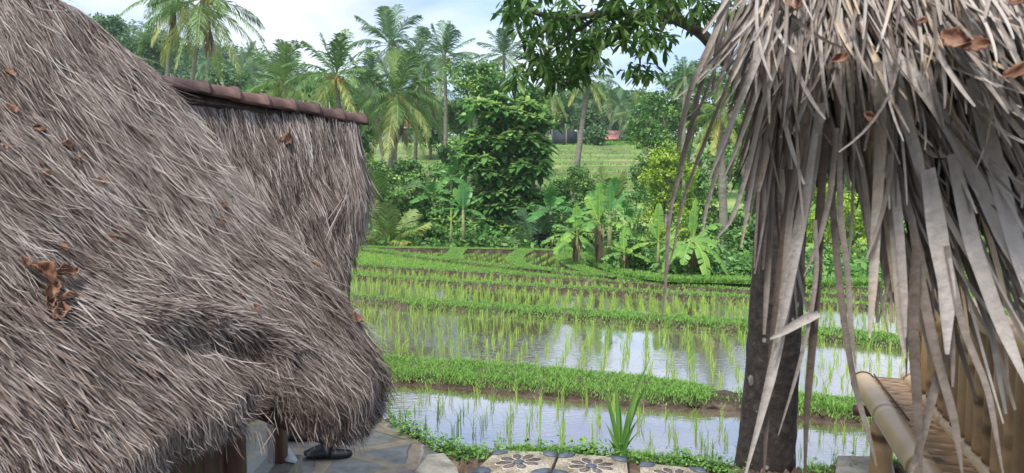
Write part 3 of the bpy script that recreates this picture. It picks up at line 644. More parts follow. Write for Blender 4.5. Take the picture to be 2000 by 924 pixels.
angA = field([(-250, 0, 62), (50, 50, 62), (200, 150, 58), (350, 250, 50), (260, 100, 50), (500, 400, 52), (600, 550, 50), (690, 700, 56), (640, 800, 68), (550, 720, 64), (450, 500, 58), (300, 420, 60), (200, 400, 42),
    (100, 400, 37), (50, 480, 36), (200, 600, 40), (350, 590, 36), (450, 630, 34), (120, 560, 42), (300, 750, 48), (450, 740, 50), (100, 730, 63), (30, 850, 76), (150, 850, 62), (40, 620, 52), (400, 850, 66), (0, 300, 48), (110, 290, 62), (710, 780, 66), (600, 850, 75), (-250, 700, 65), (-200, 400, 50)])
def startsA(g, n):
    x = np.where(g.uniform(size=n) < .16, g.uniform(-620, 0, n), g.uniform(-10, 738, n)); t = g.uniform(0, 1, n)**.95
    y = lerp(x, TA)*(1-t)+(lerp(x, BA)-12)*t; return x, y
def edgeA(g, n):
    s = g.uniform(0, 1, n); a = np.array(TA[1:]); d_ = np.concatenate([[0], np.cumsum(np.hypot(*np.diff(a, axis=0).T))]); s *= d_[-1]
    return np.interp(s, d_, a[:, 0])-g.uniform(2, 26, n), np.interp(s, d_, a[:, 1])+g.uniform(-4, 12, n)
def eaveA(g, n):
    x = g.uniform(-20, 738, n); return x, lerp(x, BA)-g.uniform(5, 60, n)
def lipA(g, n):
    x = g.uniform(235, 540, n); return x, np.interp(x, [200, 300, 400, 500, 560], [632, 642, 652, 682, 720])-g.uniform(0, 40, n)
limA = lambda x: lerp(x, BA)+2
b_ = MB(); g = RNG(101)
brown = lambda x, y: -.16*sstep((x+ (y-300)*.4-480)/300)-.04
grey = lambda x, y: brown(x, y)+.10*np.exp(-((x-250)/230)**2-((y-230)/230)**2)
thatch(b_, g, 27000, startsA, angA, surfA, (34, 90), (.0009, .0026), (-.03, .004), 6, ry=grey, bias=-.15, lim=limA)
thatch(b_, g, 42000, startsA, angA, surfA, (36, 100), (.0006, .0018), (0, .024), 6, ry=grey, bias=.0, clump=7, lim=limA)
thatch(b_, g, 5000, startsA, angA, surfA, (40, 110), (.0007, .0018), (.01, .03), 12, tipout=.03, ry=grey, bias=.16, lim=limA)
def lowleft(g, n): return g.uniform(-100, 260, n), g.uniform(560, 1000, n)
thatch(b_, g, 2600, lowleft, angA, surfA, (70, 160), (.0010, .0030), (.0, .03), 8, tipout=.03, ry=grey, bias=.05, fold=.4, lim=limA)
thatch(b_, g, 3200, edgeA, angA, surfA, (25, 62), (.0009, .0026), (.0, .02), 6, tipout=.005, ry=grey, lim=limA)
thatch(b_, g, 5200, eaveA, angA, surfA, (38, 82), (.001, .003), (-.03, .02), 9, ry=grey, bias=-.05, lim=limA)
thatch(b_, g, 2500, lipA, angA, surfA, (30, 62), (.0009, .0026), (.0, .03), 10, tipout=.03, ry=grey, bias=.05, lim=limA)
# drooping wisps off the corner
thatch(b_, g, 160, lambda g, n: (g.uniform(455, 720, n), lerp(g.uniform(455, 720, n), BA)-20), field([(500, 800, 78), (650, 860, 80), (720, 800, 60)]), surfA, (30, 62), (.0007, .0018), (-.02, .03), 16, tipout=0, bias=-.2)
b_.build('thatch', M['thatch'], hutA)
# walls, posts, glass and sill below the eave
XW = -1.06
def wb(name, y0, y1, z0, z1, th, M_, dx=0):
    q = MB(); box(q, (XW+dx, (y0+y1)/2, (z0+z1)/2), (th, y1-y0, z1-z0)); return bevel(q.build(name, M_, hutA), .004, 1)
wb('post', 3.24, 3.32, .34, 1.02, .07, M['wood_dark'])
wb('post', 2.72, 2.80, -.0, 1.0, .07, M['wood_dark'])
wb('glass_pane', 2.81, 3.23, .34, 1.0, .006, M['glass'], .0)
for i in range(5):
    y_ = 2.19+i*.105; wb('wall_plank', y_, y_+.098, 0, min(.98, .71+1.19*(.43+(y_-2.8)*.56)-.16), .03, M['wood_dark'], -.02+.006*(i % 2))
q = MB(); s0 = G(540, 905, .33); box(q, (XW+.01, 3.05, .17), (.16, .62, .34)); sl = bevel(q.build('sill', M['wood_grey'], hutA), .008, 2)
q = MB(); box(q, (XW-.01, 3.0, .99), (.08, .62, .06)); q.build('wall_plate', M['wood_dark'], hutA)
# white folded sheet on the sill end
q = MB(); c = np.array([XW+.03, 3.30, .345]); slab(q, ccw([c+[-.03, -.02, 0], c+[.06, -.06, 0], c+[.06, -.03, 0], c+[-.02, .12, 0]]), .343, .352)
tag(q.build('paper_sheet', M['paper']), 'white sheet of paper lying on the sill end under the thatch eave', 'paper')
# ---- hut B (behind)
L3, R3, D3 = P(330, 160, 4.6), P(697, 243, 5.7), P(660, 545, 4.9)
nB = np.cross(R3-L3, D3-L3); nB = nB/np.linalg.norm(nB); nB = nB if nB[1] < 0 else -nB
hutB = thing('thatched_hut', 'further thatched hut with a reddish clay tile ridge along its top', 'hut', (-1.3, 5.6, 0))
TB = [(300, 160), (330, 164), (440, 186), (560, 212), (690, 238), (699, 262), (706, 300), (712, 340), (714, 372)]
BB = [(300, 600), (640, 575), (655, 560), (664, 500), (672, 470), (690, 440), (705, 420), (714, 392)]
def surfB(X, Y, off=0):
    e = np.clip((712-X)/40, 0, 1); lip = .045*(np.where(Y < 425, sstep((Y-260)/150), np.clip(1-(Y-425)/20, 0, 1)))*sstep((X-560)/110)
    p = onplane(X, Y, L3, nB)+nB*(lip-.10*(1-e)**2+.008*wav(X, Y, 80, 3)+off)[..., None]; return p, np.broadcast_to(nB, p.shape)
V = column_sheet(TB, BB, surfB, 300, 713, 90, 60); b_ = MB(); sheet(b_, V)
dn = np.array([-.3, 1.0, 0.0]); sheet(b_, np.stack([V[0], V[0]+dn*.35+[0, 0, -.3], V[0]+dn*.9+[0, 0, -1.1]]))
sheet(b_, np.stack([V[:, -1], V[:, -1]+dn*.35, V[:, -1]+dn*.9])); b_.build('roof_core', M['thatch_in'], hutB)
angB = field([(350, 200, 70), (450, 230, 74), (600, 260, 82), (690, 270, 82), (500, 350, 70), (400, 260, 64), (600, 380, 76), (690, 380, 84), (640, 460, 66), (600, 450, 62), (550, 430, 60), (655, 520, 78), (480, 330, 62)])
def startsB(g, n):
    x = g.uniform(300, 712, n); t = g.uniform(0, 1, n); return x, (lerp(x, TB)-7)*(1-t)+(lerp(x, BB)-12)*t
b_ = MB(); g = RNG(102); gB = lambda x, y: .10*sstep((330-y)/120)-.10*sstep((y-380)/80)
thatch(b_, g, 9000, startsB, angB, surfB, (30, 75), (.002, .0055), (-.03, .01), 7, ry=gB, bias=-.15)
thatch(b_, g, 13000, startsB, angB, surfB, (30, 85), (.0014, .004), (.0, .03), 7, ry=gB, bias=.03, clump=6)
thatch(b_, g, 900, lambda g, n: (g.uniform(672, 712, n), g.uniform(240, 380, n)), field([(700, 300, 80), (700, 400, 92)]), surfB, (60, 110), (.0014, .004), (.0, .06), 6, tipout=.03, bias=.12)
thatch(b_, g, 260, lambda g, n: (g.uniform(655, 712, n), g.uniform(350, 410, n)), field([(690, 380, 88), (660, 500, 100)]), surfB, (60, 100), (.0014, .0035), (.0, .06), 12, tipout=.03, bias=.14)
b_.build('thatch', M['thatch'], hutB)
# body wall below, mostly hidden
b_ = MB(); box(b_, (-2.5, 6.2, .3), (1.5, 1.3, .9)); b_.build('wall', M['dark_wall'], hutB)
# ridge of clay half-round tiles
ra, rb_ = P(318, 160, 4.5), P(694, 232, 5.75); nt = 7; dv = (rb_-ra); ln = np.linalg.norm(dv); dv /= ln
for i in range(nt):
    q = MB(); a = ra+dv*ln*(i/nt-.01); e_ = ra+dv*ln*((i+1)/nt+.035); k = 10; up = np.array([0, 0, 1.]); sd = unit(np.cross(dv, up)); up = np.cross(sd, dv)
    th = np.linspace(-1.75, 1.75, 13)
    ring = lambda c, r: c+r*(np.sin(th)[:, None]*sd+np.cos(th)[:, None]*up)-up*.03
    r0, r1 = .066, .082
    rows_ = [ring(a, r0-.016), ring(a, r0), ring(a*.5+e_*.5, (r0+r1)/2), ring(e_*.92+a*.08, r1-.006), ring(e_*.9+a*.1, r1+.006), ring(e_, r1+.006), ring(e_, r1-.012)]
    V = np.array(rows_)+g.normal(size=3)*.004; sheet(q, V, .25+.5*g.uniform()+.1*(i/nt)); o = q.build('ridge_tile', M['tile'], hutB, smooth=True)
    s_ = o.modifiers.new('solid', 'SOLIDIFY'); s_.thickness = .008
q = MB(); c0, c1 = ra-np.array([0, 0, .075]), rb_-np.array([0, 0, .075]); tube(q, [c0, (c0+c1)/2, c1], .045, 8); q.build('ridge_beam', M['thatch_in'], hutB)

# ---- dry leaves lying on the roofs
def dry_leaf(cx, cy, Ln, ang, surf, label, group=None, curl=.5, seed=0, name='dry_leaf', off=.03, wd=.4):
    g = RNG(900+seed); p, nr = surf(np.array([cx], float), np.array([cy], float), np.array([off])); p = p[0]; nr = nr[0]
    p2, _ = surf(np.array([cx+10*math.cos(R(ang))]), np.array([cy+10*math.sin(R(ang))]), np.array([off])); d_ = unit(p2[0]-p); s_ = unit(np.cross(d_, nr))
    k, m = 11, 7; t = np.linspace(0, 1, k); v = np.linspace(-1, 1, m); V = np.zeros((k, m, 3)); ph = g.uniform(0, 6)
    for i in range(k):
        wv = Ln*wd*math.sin(math.pi*min(max(t[i]*.95+.03, 0), 1))**.7
        for j in range(m):
            V[i, j] = p+d_*Ln*(t[i]-.5)+s_*(wv*v[j]*(1-.25*curl*v[j]**2)*(1+.22*math.sin(ph*3+i*2.1+v[j]*2))+Ln*.10*math.sin(ph*2+t[i]*3.4))+nr*(wv*curl*abs(v[j])**1.6+.25*Ln*curl*(t[i]-.5)**2+.09*Ln*math.sin(ph+t[i]*7+v[j]*4))
    b_ = MB(); sheet(b_, V, np.clip(.5+.25*np.sin(ph+np.arange(k*m)*.9), 0, 1).reshape(k, m)); o = b_.build(name, M['leaf_dry'], loc=None, smooth=True)
    # put the origin at the leaf
    me = o.data; me.transform(Matrix.Translation(-Vector(p))); o.location = Vector(p)
    sm_ = o.modifiers.new('solid', 'SOLIDIFY'); sm_.thickness = .0012
    return tag(o, label, 'leaf', group)
LA = [(17, 152, .09, 55, 'rust-brown dry leaf highest up on the near thatch, by the roof edge'), (72, 263, .08, 20, 'thin grey-brown curled leaf just above the flat dark leaf on the near roof'),
      (125, 293, .09, 15, 'flat dark brown leaf below the thin curled one on the near roof'), (85, 350, .06, 10, 'small pale orange scrap of leaf on the upper near thatch'),
      (190, 362, .065, 60, 'small pointed tan leaf standing up in the near thatch'), (6, 300, .05, 80, 'tiny tan leaf scrap at the very edge below the rust leaf'),
      (120, 492, .07, 50, 'smooth tan leaf above the big brown leaf cluster'), (214, 474, .055, 50, 'small oval tan leaf to one side of the leaf cluster'),
      (428, 412, .05, 80, 'upper of two small rust leaves on the middle of the near roof'), (428, 443, .045, 60, 'lower of two small rust leaves on the middle of the near roof'),
      (453, 595, .06, 110, 'tan leaf just above the red-brown leaf near the roof corner'), (480, 627, .08, 60, 'red-brown leaf near the roof corner above the shadowed lip'),
      (326, 632, .07, 10, 'thin tan leaf on the shadowed thatch lip'), (290, 742, .10, 25, 'long narrow curled leaf under the shadowed lip'),
      (104, 805, .08, 75, 'mottled tan leaf tangled in the long lower strands'), (16, 222, .09, 60, 'dark maroon leaf sunk in the thatch below the rust leaf'),
      (152, 322, .05, 40, 'tiny black-brown curl beneath the flat dark leaf')]
for i, (x_, y_, l_, a_, lab) in enumerate(LA): dry_leaf(x_, y_, l_*.52, a_, surfA, lab, seed=i, curl=.35+.3*(i % 3)/2)
CL = [(76, 552, .15, 30, .9, 'biggest cupped brown leaf of the leaf cluster'), (122, 545, .12, -20, .8, 'split curled brown leaf at the top of the leaf cluster'), (92, 585, .12, 95, .9, 'upright rolled brown leaf in the middle of the leaf cluster'),
      (122, 594, .09, 5, .8, 'small horizontal curled leaf at the side of the leaf cluster'), (107, 622, .12, 100, .7, 'narrow tan leaf hanging lowest in the leaf cluster'), (36, 530, .07, 60, .8, 'small grey-brown curled leaf beside the leaf cluster'), (86, 606, .08, 70, .9, 'short dark curled leaf low in the leaf cluster')]
for i, (x_, y_, l_, a_, cu, lab) in enumerate(CL): dry_leaf(x_, y_, l_*.6, a_, surfA, lab, seed=30+i, curl=cu, off=.045, wd=.33, group='curled leaves fallen on the thatch')
dry_leaf(553, 276, .11, -5, surfB, 'orange-brown leaf lying alone on the further thatched roof', seed=60)
dry_leaf(606, 526, .09, 60, surfB, 'brown leaf scrap wedged where the two roofs meet', seed=61)
dry_leaf(680, 635, .06, 80, surfA, 'dark red leaf caught at the bulging roof corner edge', seed=62)

# ---- slippers on the patio
def slipper(c, rz, label):
    t0 = thing('slipper', label, 'slipper', c); t0.rotation_euler.z = rz; Ln, Wd = .28, .10
    a = np.linspace(0, 2*np.pi, 40, endpoint=False); x = np.cos(a)*Ln/2; y = np.sin(a)*Wd/2*(1+.16*np.cos(a))*(1-.18*np.exp(-((np.cos(a)+.1)/.4)**2))
    sgn = np.sign(y); y = sgn*np.abs(y)
    def mk(nm, rings, M_):
        q = MB(); V = np.stack([np.stack([x*s_, y*s2, np.full_like(x, z)+.012*np.clip(-x/Ln*2, 0, 1)**2], -1) for s_, s2, z in rings]); V = np.concatenate([V, V[:, :1]], 1)
        sheet(q, V); q.add(np.stack([x*rings[-1][0], y*rings[-1][1], np.full_like(x, rings[-1][2])+.012*np.clip(-x/Ln*2, 0, 1)**2], -1), np.arange(40)[None]); return q.build(nm, M_, t0, loc=(0, 0, 0), smooth=True)
    mk('sole', [(.95, .92, 0), (1, 1, .006), (1, 1, .024), (.97, .95, .030), (.93, .90, .029), (.90, .86, .023)], M['black'])
    q = MB(); th = np.linspace(0, np.pi, 15); rows_ = []
    for xx_, h in [(-.115, .030), (-.09, .046), (-.05, .060), (-.01, .070), (.015, .072)]:
        rows_.append(np.stack([np.full(15, xx_), np.cos(th)*(.052), .012+np.sin(th)**.7*h], -1))
    sheet(q, np.array(rows_)); s_ = q.build('strap', M['black'], t0, loc=(0, 0, 0), smooth=True); m_ = s_.modifiers.new('s', 'SOLIDIFY'); m_.thickness = .006
    return t0
slipper(G(641, 893, .0)+[0, 0, .003], R(4), 'black slipper lying nearest on the flagstones below the roof corner')
slipper(G(573, 858, 0)+[0, 0, .003], R(-4), 'black slipper further back, beside the white paper and glass pane')

# ============================================================ BAMBOO BENCH
bz = .45
bench = thing('bamboo_bench', 'bamboo bench of thick poles with slatted seat and upright pole back', 'bench', (1.6, 3.6, 0))
f0 = G(1684, 744, bz-.06); f1 = G(1830, 960, bz-.06); fd = unit(f1-f0)
def culm(mb, a, b, r, seg=14, nodes_=.33, g=RNG(5), rnd=.6):
    ln = np.linalg.norm(b-a); n = max(int(ln/.02), 4); t = np.linspace(0, 1, n); s_ = t*ln
    ph = g.uniform(0, nodes_); dd = np.abs(((s_+ph) % nodes_)-nodes_/2); rad = r*(1+.09*np.exp(-(dd/.011)**2)-.04*np.exp(-((dd-.02)/.01)**2))
    tube(mb, a+(b-a)*t[:, None], rad, seg, np.repeat(np.clip(rnd-.5*np.exp(-((dd-.012)/.009)**2)+.2*np.exp(-((dd-.045)/.025)**2)-.12*np.sin(t*ln*2.2+ph*9), 0, 1), seg))
b_ = MB(); culm(b_, f0-fd*.01, f1+fd*.5, .062, 20, .75, RNG(6), .72); b_.build('front_pole', M['bamboo'], bench, smooth=True)
# dark open end of the pole
perpd = unit(np.cross(fd, [0, 0, 1.])); perpd = perpd if perpd[0] > 0 else -perpd
back0 = f0+perpd*.42+[0, 0, .0]
sd_ = G(1868, 838, bz)-G(1775, 735, bz); sd_ = unit(sd_)
b0 = G(1778, 742, bz-.03); b1 = G(1907, 893, bz-.03); bd = unit(b1-b0)
for i in range(74):      # slats from the front pole to the back rail
    t = .03+i*.0285; a = f0+fd*t+[0, 0, .028]; e_ = b0+bd*(t*1.0+.0)+[0, 0, .0]; 
    b_ = MB(); culm(b_, a+perpd*.03, np.array([e_[0], e_[1], a[2]]), .0125, 6, .3, RNG(i), .25+.3*((i*37) % 10)/10); b_.build('slat', M['bamboo'], bench, smooth=True)
b_ = MB(); culm(b_, b0-bd*.02, b1+bd*1.4, .05, 14, .4, RNG(8), .7); b_.build('base_rail', M['bamboo'], bench, smooth=True)
tr0 = P(1868, 592, 3.32); trd = np.array([bd[0], bd[1], 0]); a = tr0-trd*.25; e_ = tr0+trd*2.0
b_ = MB(); culm(b_, a, e_, .052, 14, .4, RNG(9), .45); b_.build('top_rail', M['bamboo'], bench, smooth=True)
for i in range(15):
    c = b0+bd*(.33+i*.118); c_ = c.copy(); c_[2] = .47; tp = c_.copy(); tp[2] = tr0[2]-.03
    off_ = np.array([.03, .01, 0]); b_ = MB(); culm(b_, c_+off_*0, tp, .043 if i % 2 else .039, 12, .5, RNG(20+i), .28+.2*((i*7) % 5)/5); b_.build('back_post', M['bamboo'], bench, smooth=True)
for k, (t, pd) in enumerate([(.62, .0), (.05, .4), (1.7, 0)]):
    c = f0+fd*t+perpd*pd; b_ = MB(); culm(b_, np.array([c[0], c[1], 0]), np.array([c[0], c[1], bz-.12]), .055, 14, .35, RNG(50+k), .5); b_.build('leg', M['bamboo'], bench, smooth=True)
b_ = MB(); c = f0+fd*.35; culm(b_, c-perpd*.10+[0, 0, -.085], c+perpd*.45+[0, 0, -.085], .03, 10, .3, RNG(60), .05); b_.build('cross_bar', M['wood_dark'], bench, smooth=True)
# wire lashing
b_ = MB()
for t in (.02,): 
    c = f0+fd*(t+.02); an = np.linspace(0, 2*np.pi, 20); up = np.array([0, 0, 1.]); tube(b_, c+np.outer(np.cos(an), perpd)*.067+np.outer(np.sin(an), up)*.067, .004, 5, caps=False)
w_ = f0+fd*.02+perpd*.06+[0, 0, .05]; tube(b_, [w_, w_+fd*.3+[0, 0, -.0], w_+fd*.9], .005, 5)
b_.build('wire', M['wood_dark'], bench)

# ============================================================ NEAR TREE with lichen bark
g = RNG(200)
base = P(1492, 990, 4.25); tree = thing('lichen_tree', 'dark trunk spotted with pale lichen, its leafy boughs arching over the paddies', 'tree', base)
TK = [(1490, 1010, .215), (1492, 924, .190), (1503, 800, .172), (1513, 640, .165), (1522, 480, .158), (1532, 340, .150), (1540, 200, .140), (1530, 90, .125), (1535, -40, .11), (1560, -180, .09)]
tp = np.array([P(a, b, 4.25+.02*i) for i, (a, b, c) in enumerate(TK)]); tt = np.linspace(0, 1, len(TK)); t2 = np.linspace(0, 1, 60)
pth = np.stack([np.interp(t2, tt, tp[:, i]) for i in range(3)], -1); ker = np.ones(5)/5
for i in range(3): pth[2:-2, i] = np.convolve(pth[:, i], ker, 'valid')
rad = np.interp(t2, tt, [c for *_, c in TK]); b_ = MB(); tube(b_, pth, rad*.90, 26, noise=.035, rs=g); b_.build('trunk', M['lichen'], tree, smooth=True)
def limb(pts, r0, r1, nm='branch', M_=None, par=None):
    q = np.array([P(a, b, c) for a, b, c in pts]); t = np.linspace(0, 1, len(q)); t2 = np.linspace(0, 1, len(q)*5)
    pp = np.stack([np.interp(t2, t, q[:, i]) for i in range(3)], -1)
    for i in range(3): pp[1:-1, i] = np.convolve(pp[:, i], np.ones(3)/3, 'valid')
    b_ = MB(); tube(b_, pp, np.linspace(r0, r1, len(pp)), 10, noise=.06, rs=g); return b_.build(nm, M_ or M['bark_dark'], par or tree, smooth=True)
M['bark_dark'] = mat('bark_dark', [(0, (.035, .028, .022)), (1, (.16, .14, .11))], .9, scale=12, attr=False, bump=.5)
limb([(1535, 290, 4.3), (1470, 180, 4.3), (1410, 110, 4.3), (1370, 65, 4.3), (1330, 42, 4.2), (1270, 30, 4.1), (1180, 25, 4.0), (1090, 40, 3.9), (1030, 20, 3.8)], .045, .010)
limb([(1410, 110, 4.3), (1430, 78, 4.35), (1470, 40, 4.4), (1480, -30, 4.4)], .05, .02)
limb([(1450, 165, 4.3), (1400, 88, 4.5), (1430, 84, 4.6), (1500, 30, 4.6)], .015, .01)
limb([(1240, 25, 4.0), (1200, 80, 4.1), (1150, 110, 4.2), (1120, 150, 4.2)], .018, .005)
limb([(1300, 38, 4.1), (1285, 80, 4.1), (1250, 110, 4.1), (1250, 145, 4.1)], .010, .004)
limb([(1180, 25, 4.0), (1080, 90, 4.0), (1050, 130, 4.0)], .014, .004)
limb([(1090, 40, 3.9), (1040, 80, 3.9), (1030, 150, 3.9)], .010, .003)
limb([(1330, 42, 4.2), (1280, -20, 4.2), (1180, -60, 4.1), (1060, -70, 4.0)], .03, .01)
limb([(1550, 300, 4.2), (1500, 260, 4.1), (1460, 280, 4.0), (1450, 340, 3.9), (1462, 380, 3.9)], .02, .006)
limb([(1500, 262, 4.1), (1455, 200, 4.0), (1450, 150, 3.9)], .014, .005)
# leaves in rosettes at the twig ends
def rosettes(mb, cen, g, k=(6, 11), Ln=(.06, .10), wr=.42, droop=.3, K=4):
    for c in cen:
        n = int(g.integers(*k)); az = g.uniform(0, 6.28)+np.arange(n)*2.4; el = g.uniform(-.9, .6, n)-droop
        dr = unit(np.stack([np.cos(az)*np.cos(el), np.sin(az)*np.cos(el), np.sin(el)], -1)+g.normal(size=(n, 3))*.15); sd = unit(np.cross(dr, [0, 0, 1.])+g.normal(size=(n, 3))*.35)
        sd = unit(sd-dr*(sd*dr).sum(-1, keepdims=True)); ll = g.uniform(*Ln, n); t = np.linspace(0, 1, K)
        pos = c+dr[:, None]*(ll[:, None]*t[None]+.012)[..., None]+g.normal(size=(n, 1, 3))*.012; pos[..., 2] -= (ll[:, None]*.25*t[None]**2)
        W_ = ll[:, None]*wr*.5*np.interp(t, [0, .3, .65, .9, 1], [.08, .75, 1, .55, .05])[None]
        ribbons(mb, pos, W_, sd[:, None], np.clip(g.uniform(0, 1, n)*.55+g.uniform(0, .4), 0, 1), fold=.45)
def blobpts(spec, g):
    out = []
    for (x_, y_, rx, ry, n, dd) in spec:
        a = g.uniform(0, 6.28, n); r_ = np.sqrt(g.uniform(0, 1, n)); out.append(P(x_+np.cos(a)*r_*rx, y_+np.sin(a)*r_*ry, dd+g.uniform(-.45, .45, n)))
    return np.concatenate(out)
spec = [(1060, 5, 75, 50, 28, 4.0), (1010, 20, 30, 50, 15, 3.8), (1100, 70, 75, 55, 40, 4.1), (1040, 120, 38, 45, 24, 3.9), (1090, 125, 50, 30, 25, 4.1), (1145, 110, 40, 40, 24, 4.2), (1170, 30, 60, 40, 28, 4.1), (1250, 0, 70, 34, 27, 4.1),
        (1220, 60, 40, 28, 18, 4.1), (1262, 75, 34, 24, 11, 4.1), (1250, 132, 36, 18, 10, 4.1), (1290, 72, 26, 16, 5, 4.1), (1330, 5, 60, 26, 21, 4.3), (1380, 25, 40, 24, 15, 4.4), (1440, 20, 50, 40, 24, 4.6), (1120, 145, 30, 16, 6, 4.2), (1005, 165, 22, 14, 4, 3.9), (1455, 130, 16, 40, 5, 4.6),
        (1200, -80, 260, 60, 136, 4.2), (1560, -90, 160, 80, 43, 4.6), (1452, 230, 22, 70, 6, 4.6)]
b_ = MB(); rosettes(b_, blobpts(spec, g), g, Ln=(.045, .08), wr=.36); b_.build('foliage', M['canopy'], tree)

# ============================================================ PALM-LEAF ROOF hanging close by
def depthC(X, Y): return np.interp(X, [1200, 1450, 1700, 2000, 2400], [1.62, 1.5, 1.38, 1.22, 1.1])
def surfC(X, Y, off=0):
    D = depthC(X, Y)-np.broadcast_to(off, X.shape)-.12*np.exp(-((Y-120)/170)**2); p = P(X, Y, D); n_ = np.broadcast_to(unit(np.array([-.25, -.95, .2])), p.shape); return p, n_
hutC = thing('palm_thatched_roof', 'shaggy roof edge of long grey palm leaflets hanging beside the bamboo bench', 'roof', (1.0, 1.6, 2.0))
angC = field([(1420, 30, 104), (1370, 120, 103), (1330, 260, 100), (1310, 420, 97), (1500, 60, 95), (1480, 200, 93), (1560, 150, 91), (1620, 120, 90), (1700, 120, 76), (1700, 250, 74), (1800, 150, 62), (1900, 80, 52), (1950, 250, 58),
              (1850, 350, 66), (1780, 420, 78), (1680, 400, 86), (1600, 420, 92), (1540, 380, 98), (1500, 500, 99), (1540, 600, 99), (1650, 600, 84), (1740, 560, 84), (1820, 560, 76), (1900, 500, 66), (1980, 520, 62), (1960, 750, 68), (1850, 780, 76), (1500, 800, 103), (1990, 20, 45)], 3, 60)
b_ = MB(); g = RNG(300)
limC = [(1400, -40), (1470, 20), (1500, 120), (1540, 170), (1600, 120), (1690, 190), (1770, 320), (1860, 330), (2100, 340)]
def stC(x0, x1, y0, f=1.0):
    def s_(g, n):
        x = g.uniform(x0, x1, n); t = g.uniform(0, 1, n); return x, y0+(lerp(x, limC)*f-y0)*t
    return s_
rc = lambda x, y: .03+.05*np.sin(x/31)
thatch(b_, g, 1150, stC(1492, 2150, -260, .8), angC, surfC, (150, 320), (.003, .0065), (-.16, -.08), 8, tipw=.4, tipout=-.02, K=9, curl_=8, bias=-.28, fold=.6)
thatch(b_, g, 980, stC(1486, 2150, -260, .85), angC, surfC, (150, 330), (.0024, .0058), (-.09, -.02), 8, tipw=.4, tipout=.0, K=9, curl_=8, bias=-.02, fold=.7)
thatch(b_, g, 600, stC(1486, 2150, -260, .8), angC, surfC, (150, 380), (.0018, .0056), (-.02, .05), 9, tipw=.4, tipout=.02, K=9, curl_=14, ry=rc, bias=.16, fold=.8)
thatch(b_, g, 260, stC(1486, 2150, -200, .5), angC, surfC, (90, 260), (.0015, .004), (.02, .07), 16, tipw=.4, tipout=.03, K=9, curl_=22, bias=.05, fold=.5)
thatch(b_, g, 150, lambda g, n: (g.uniform(1760, 2100, n), g.uniform(150, 420, n)), angC, surfC, (260, 460), (.0028, .0065), (-.08, .05), 7, tipw=.4, tipout=.0, K=9, curl_=8, ry=rc, bias=.02, fold=.6)
thatch(b_, g, 24, lambda g, n: (g.uniform(1490, 1560, n), g.uniform(100, 300, n)), angC, surfC, (200, 420), (.003, .0075), (-.06, .03), 3, tipw=.4, tipout=.0, K=9, curl_=8, bias=.0, fold=.6)
thatch(b_, g, 46, lambda g, n: (g.uniform(1660, 1780, n), g.uniform(180, 330, n)), angC, surfC, (260, 400), (.003, .0075), (-.04, .04), 4, tipw=.4, tipout=.0, K=9, curl_=8, bias=.12, fold=.6)
thatch(b_, g, 6, lambda g, n: (g.uniform(1415, 1490, n), g.uniform(-80, 120, n)), angC, surfC, (140, 300), (.0025, .006), (-.06, .03), 5, tipw=.4, tipout=.0, K=9, curl_=8, bias=.03, fold=.6)
def strand(pts, w, rnd, off=.05, tipw=.2, w0=.7):
    a = np.array(pts, float); n = 16; t = np.linspace(0, 1, len(a)); t2 = np.linspace(0, 1, n); X = np.interp(t2, t, a[:, 0]); Y = np.interp(t2, t, a[:, 1])
    X[1:-1] = np.convolve(X, [.25, .5, .25], 'valid'); Y[1:-1] = np.convolve(Y, [.25, .5, .25], 'valid')
    p, nr = surfC(X[None], Y[None], np.full((1, n), off)); T = unit(np.gradient(p, axis=1)); sd = unit(np.cross(T, nr)); W_ = w*np.interp(t2, [0, .25, .75, 1], [w0, 1, .8, tipw])[None]
    ribbons(b_, p, W_, sd, rnd, fold=.55, nrm=nr)
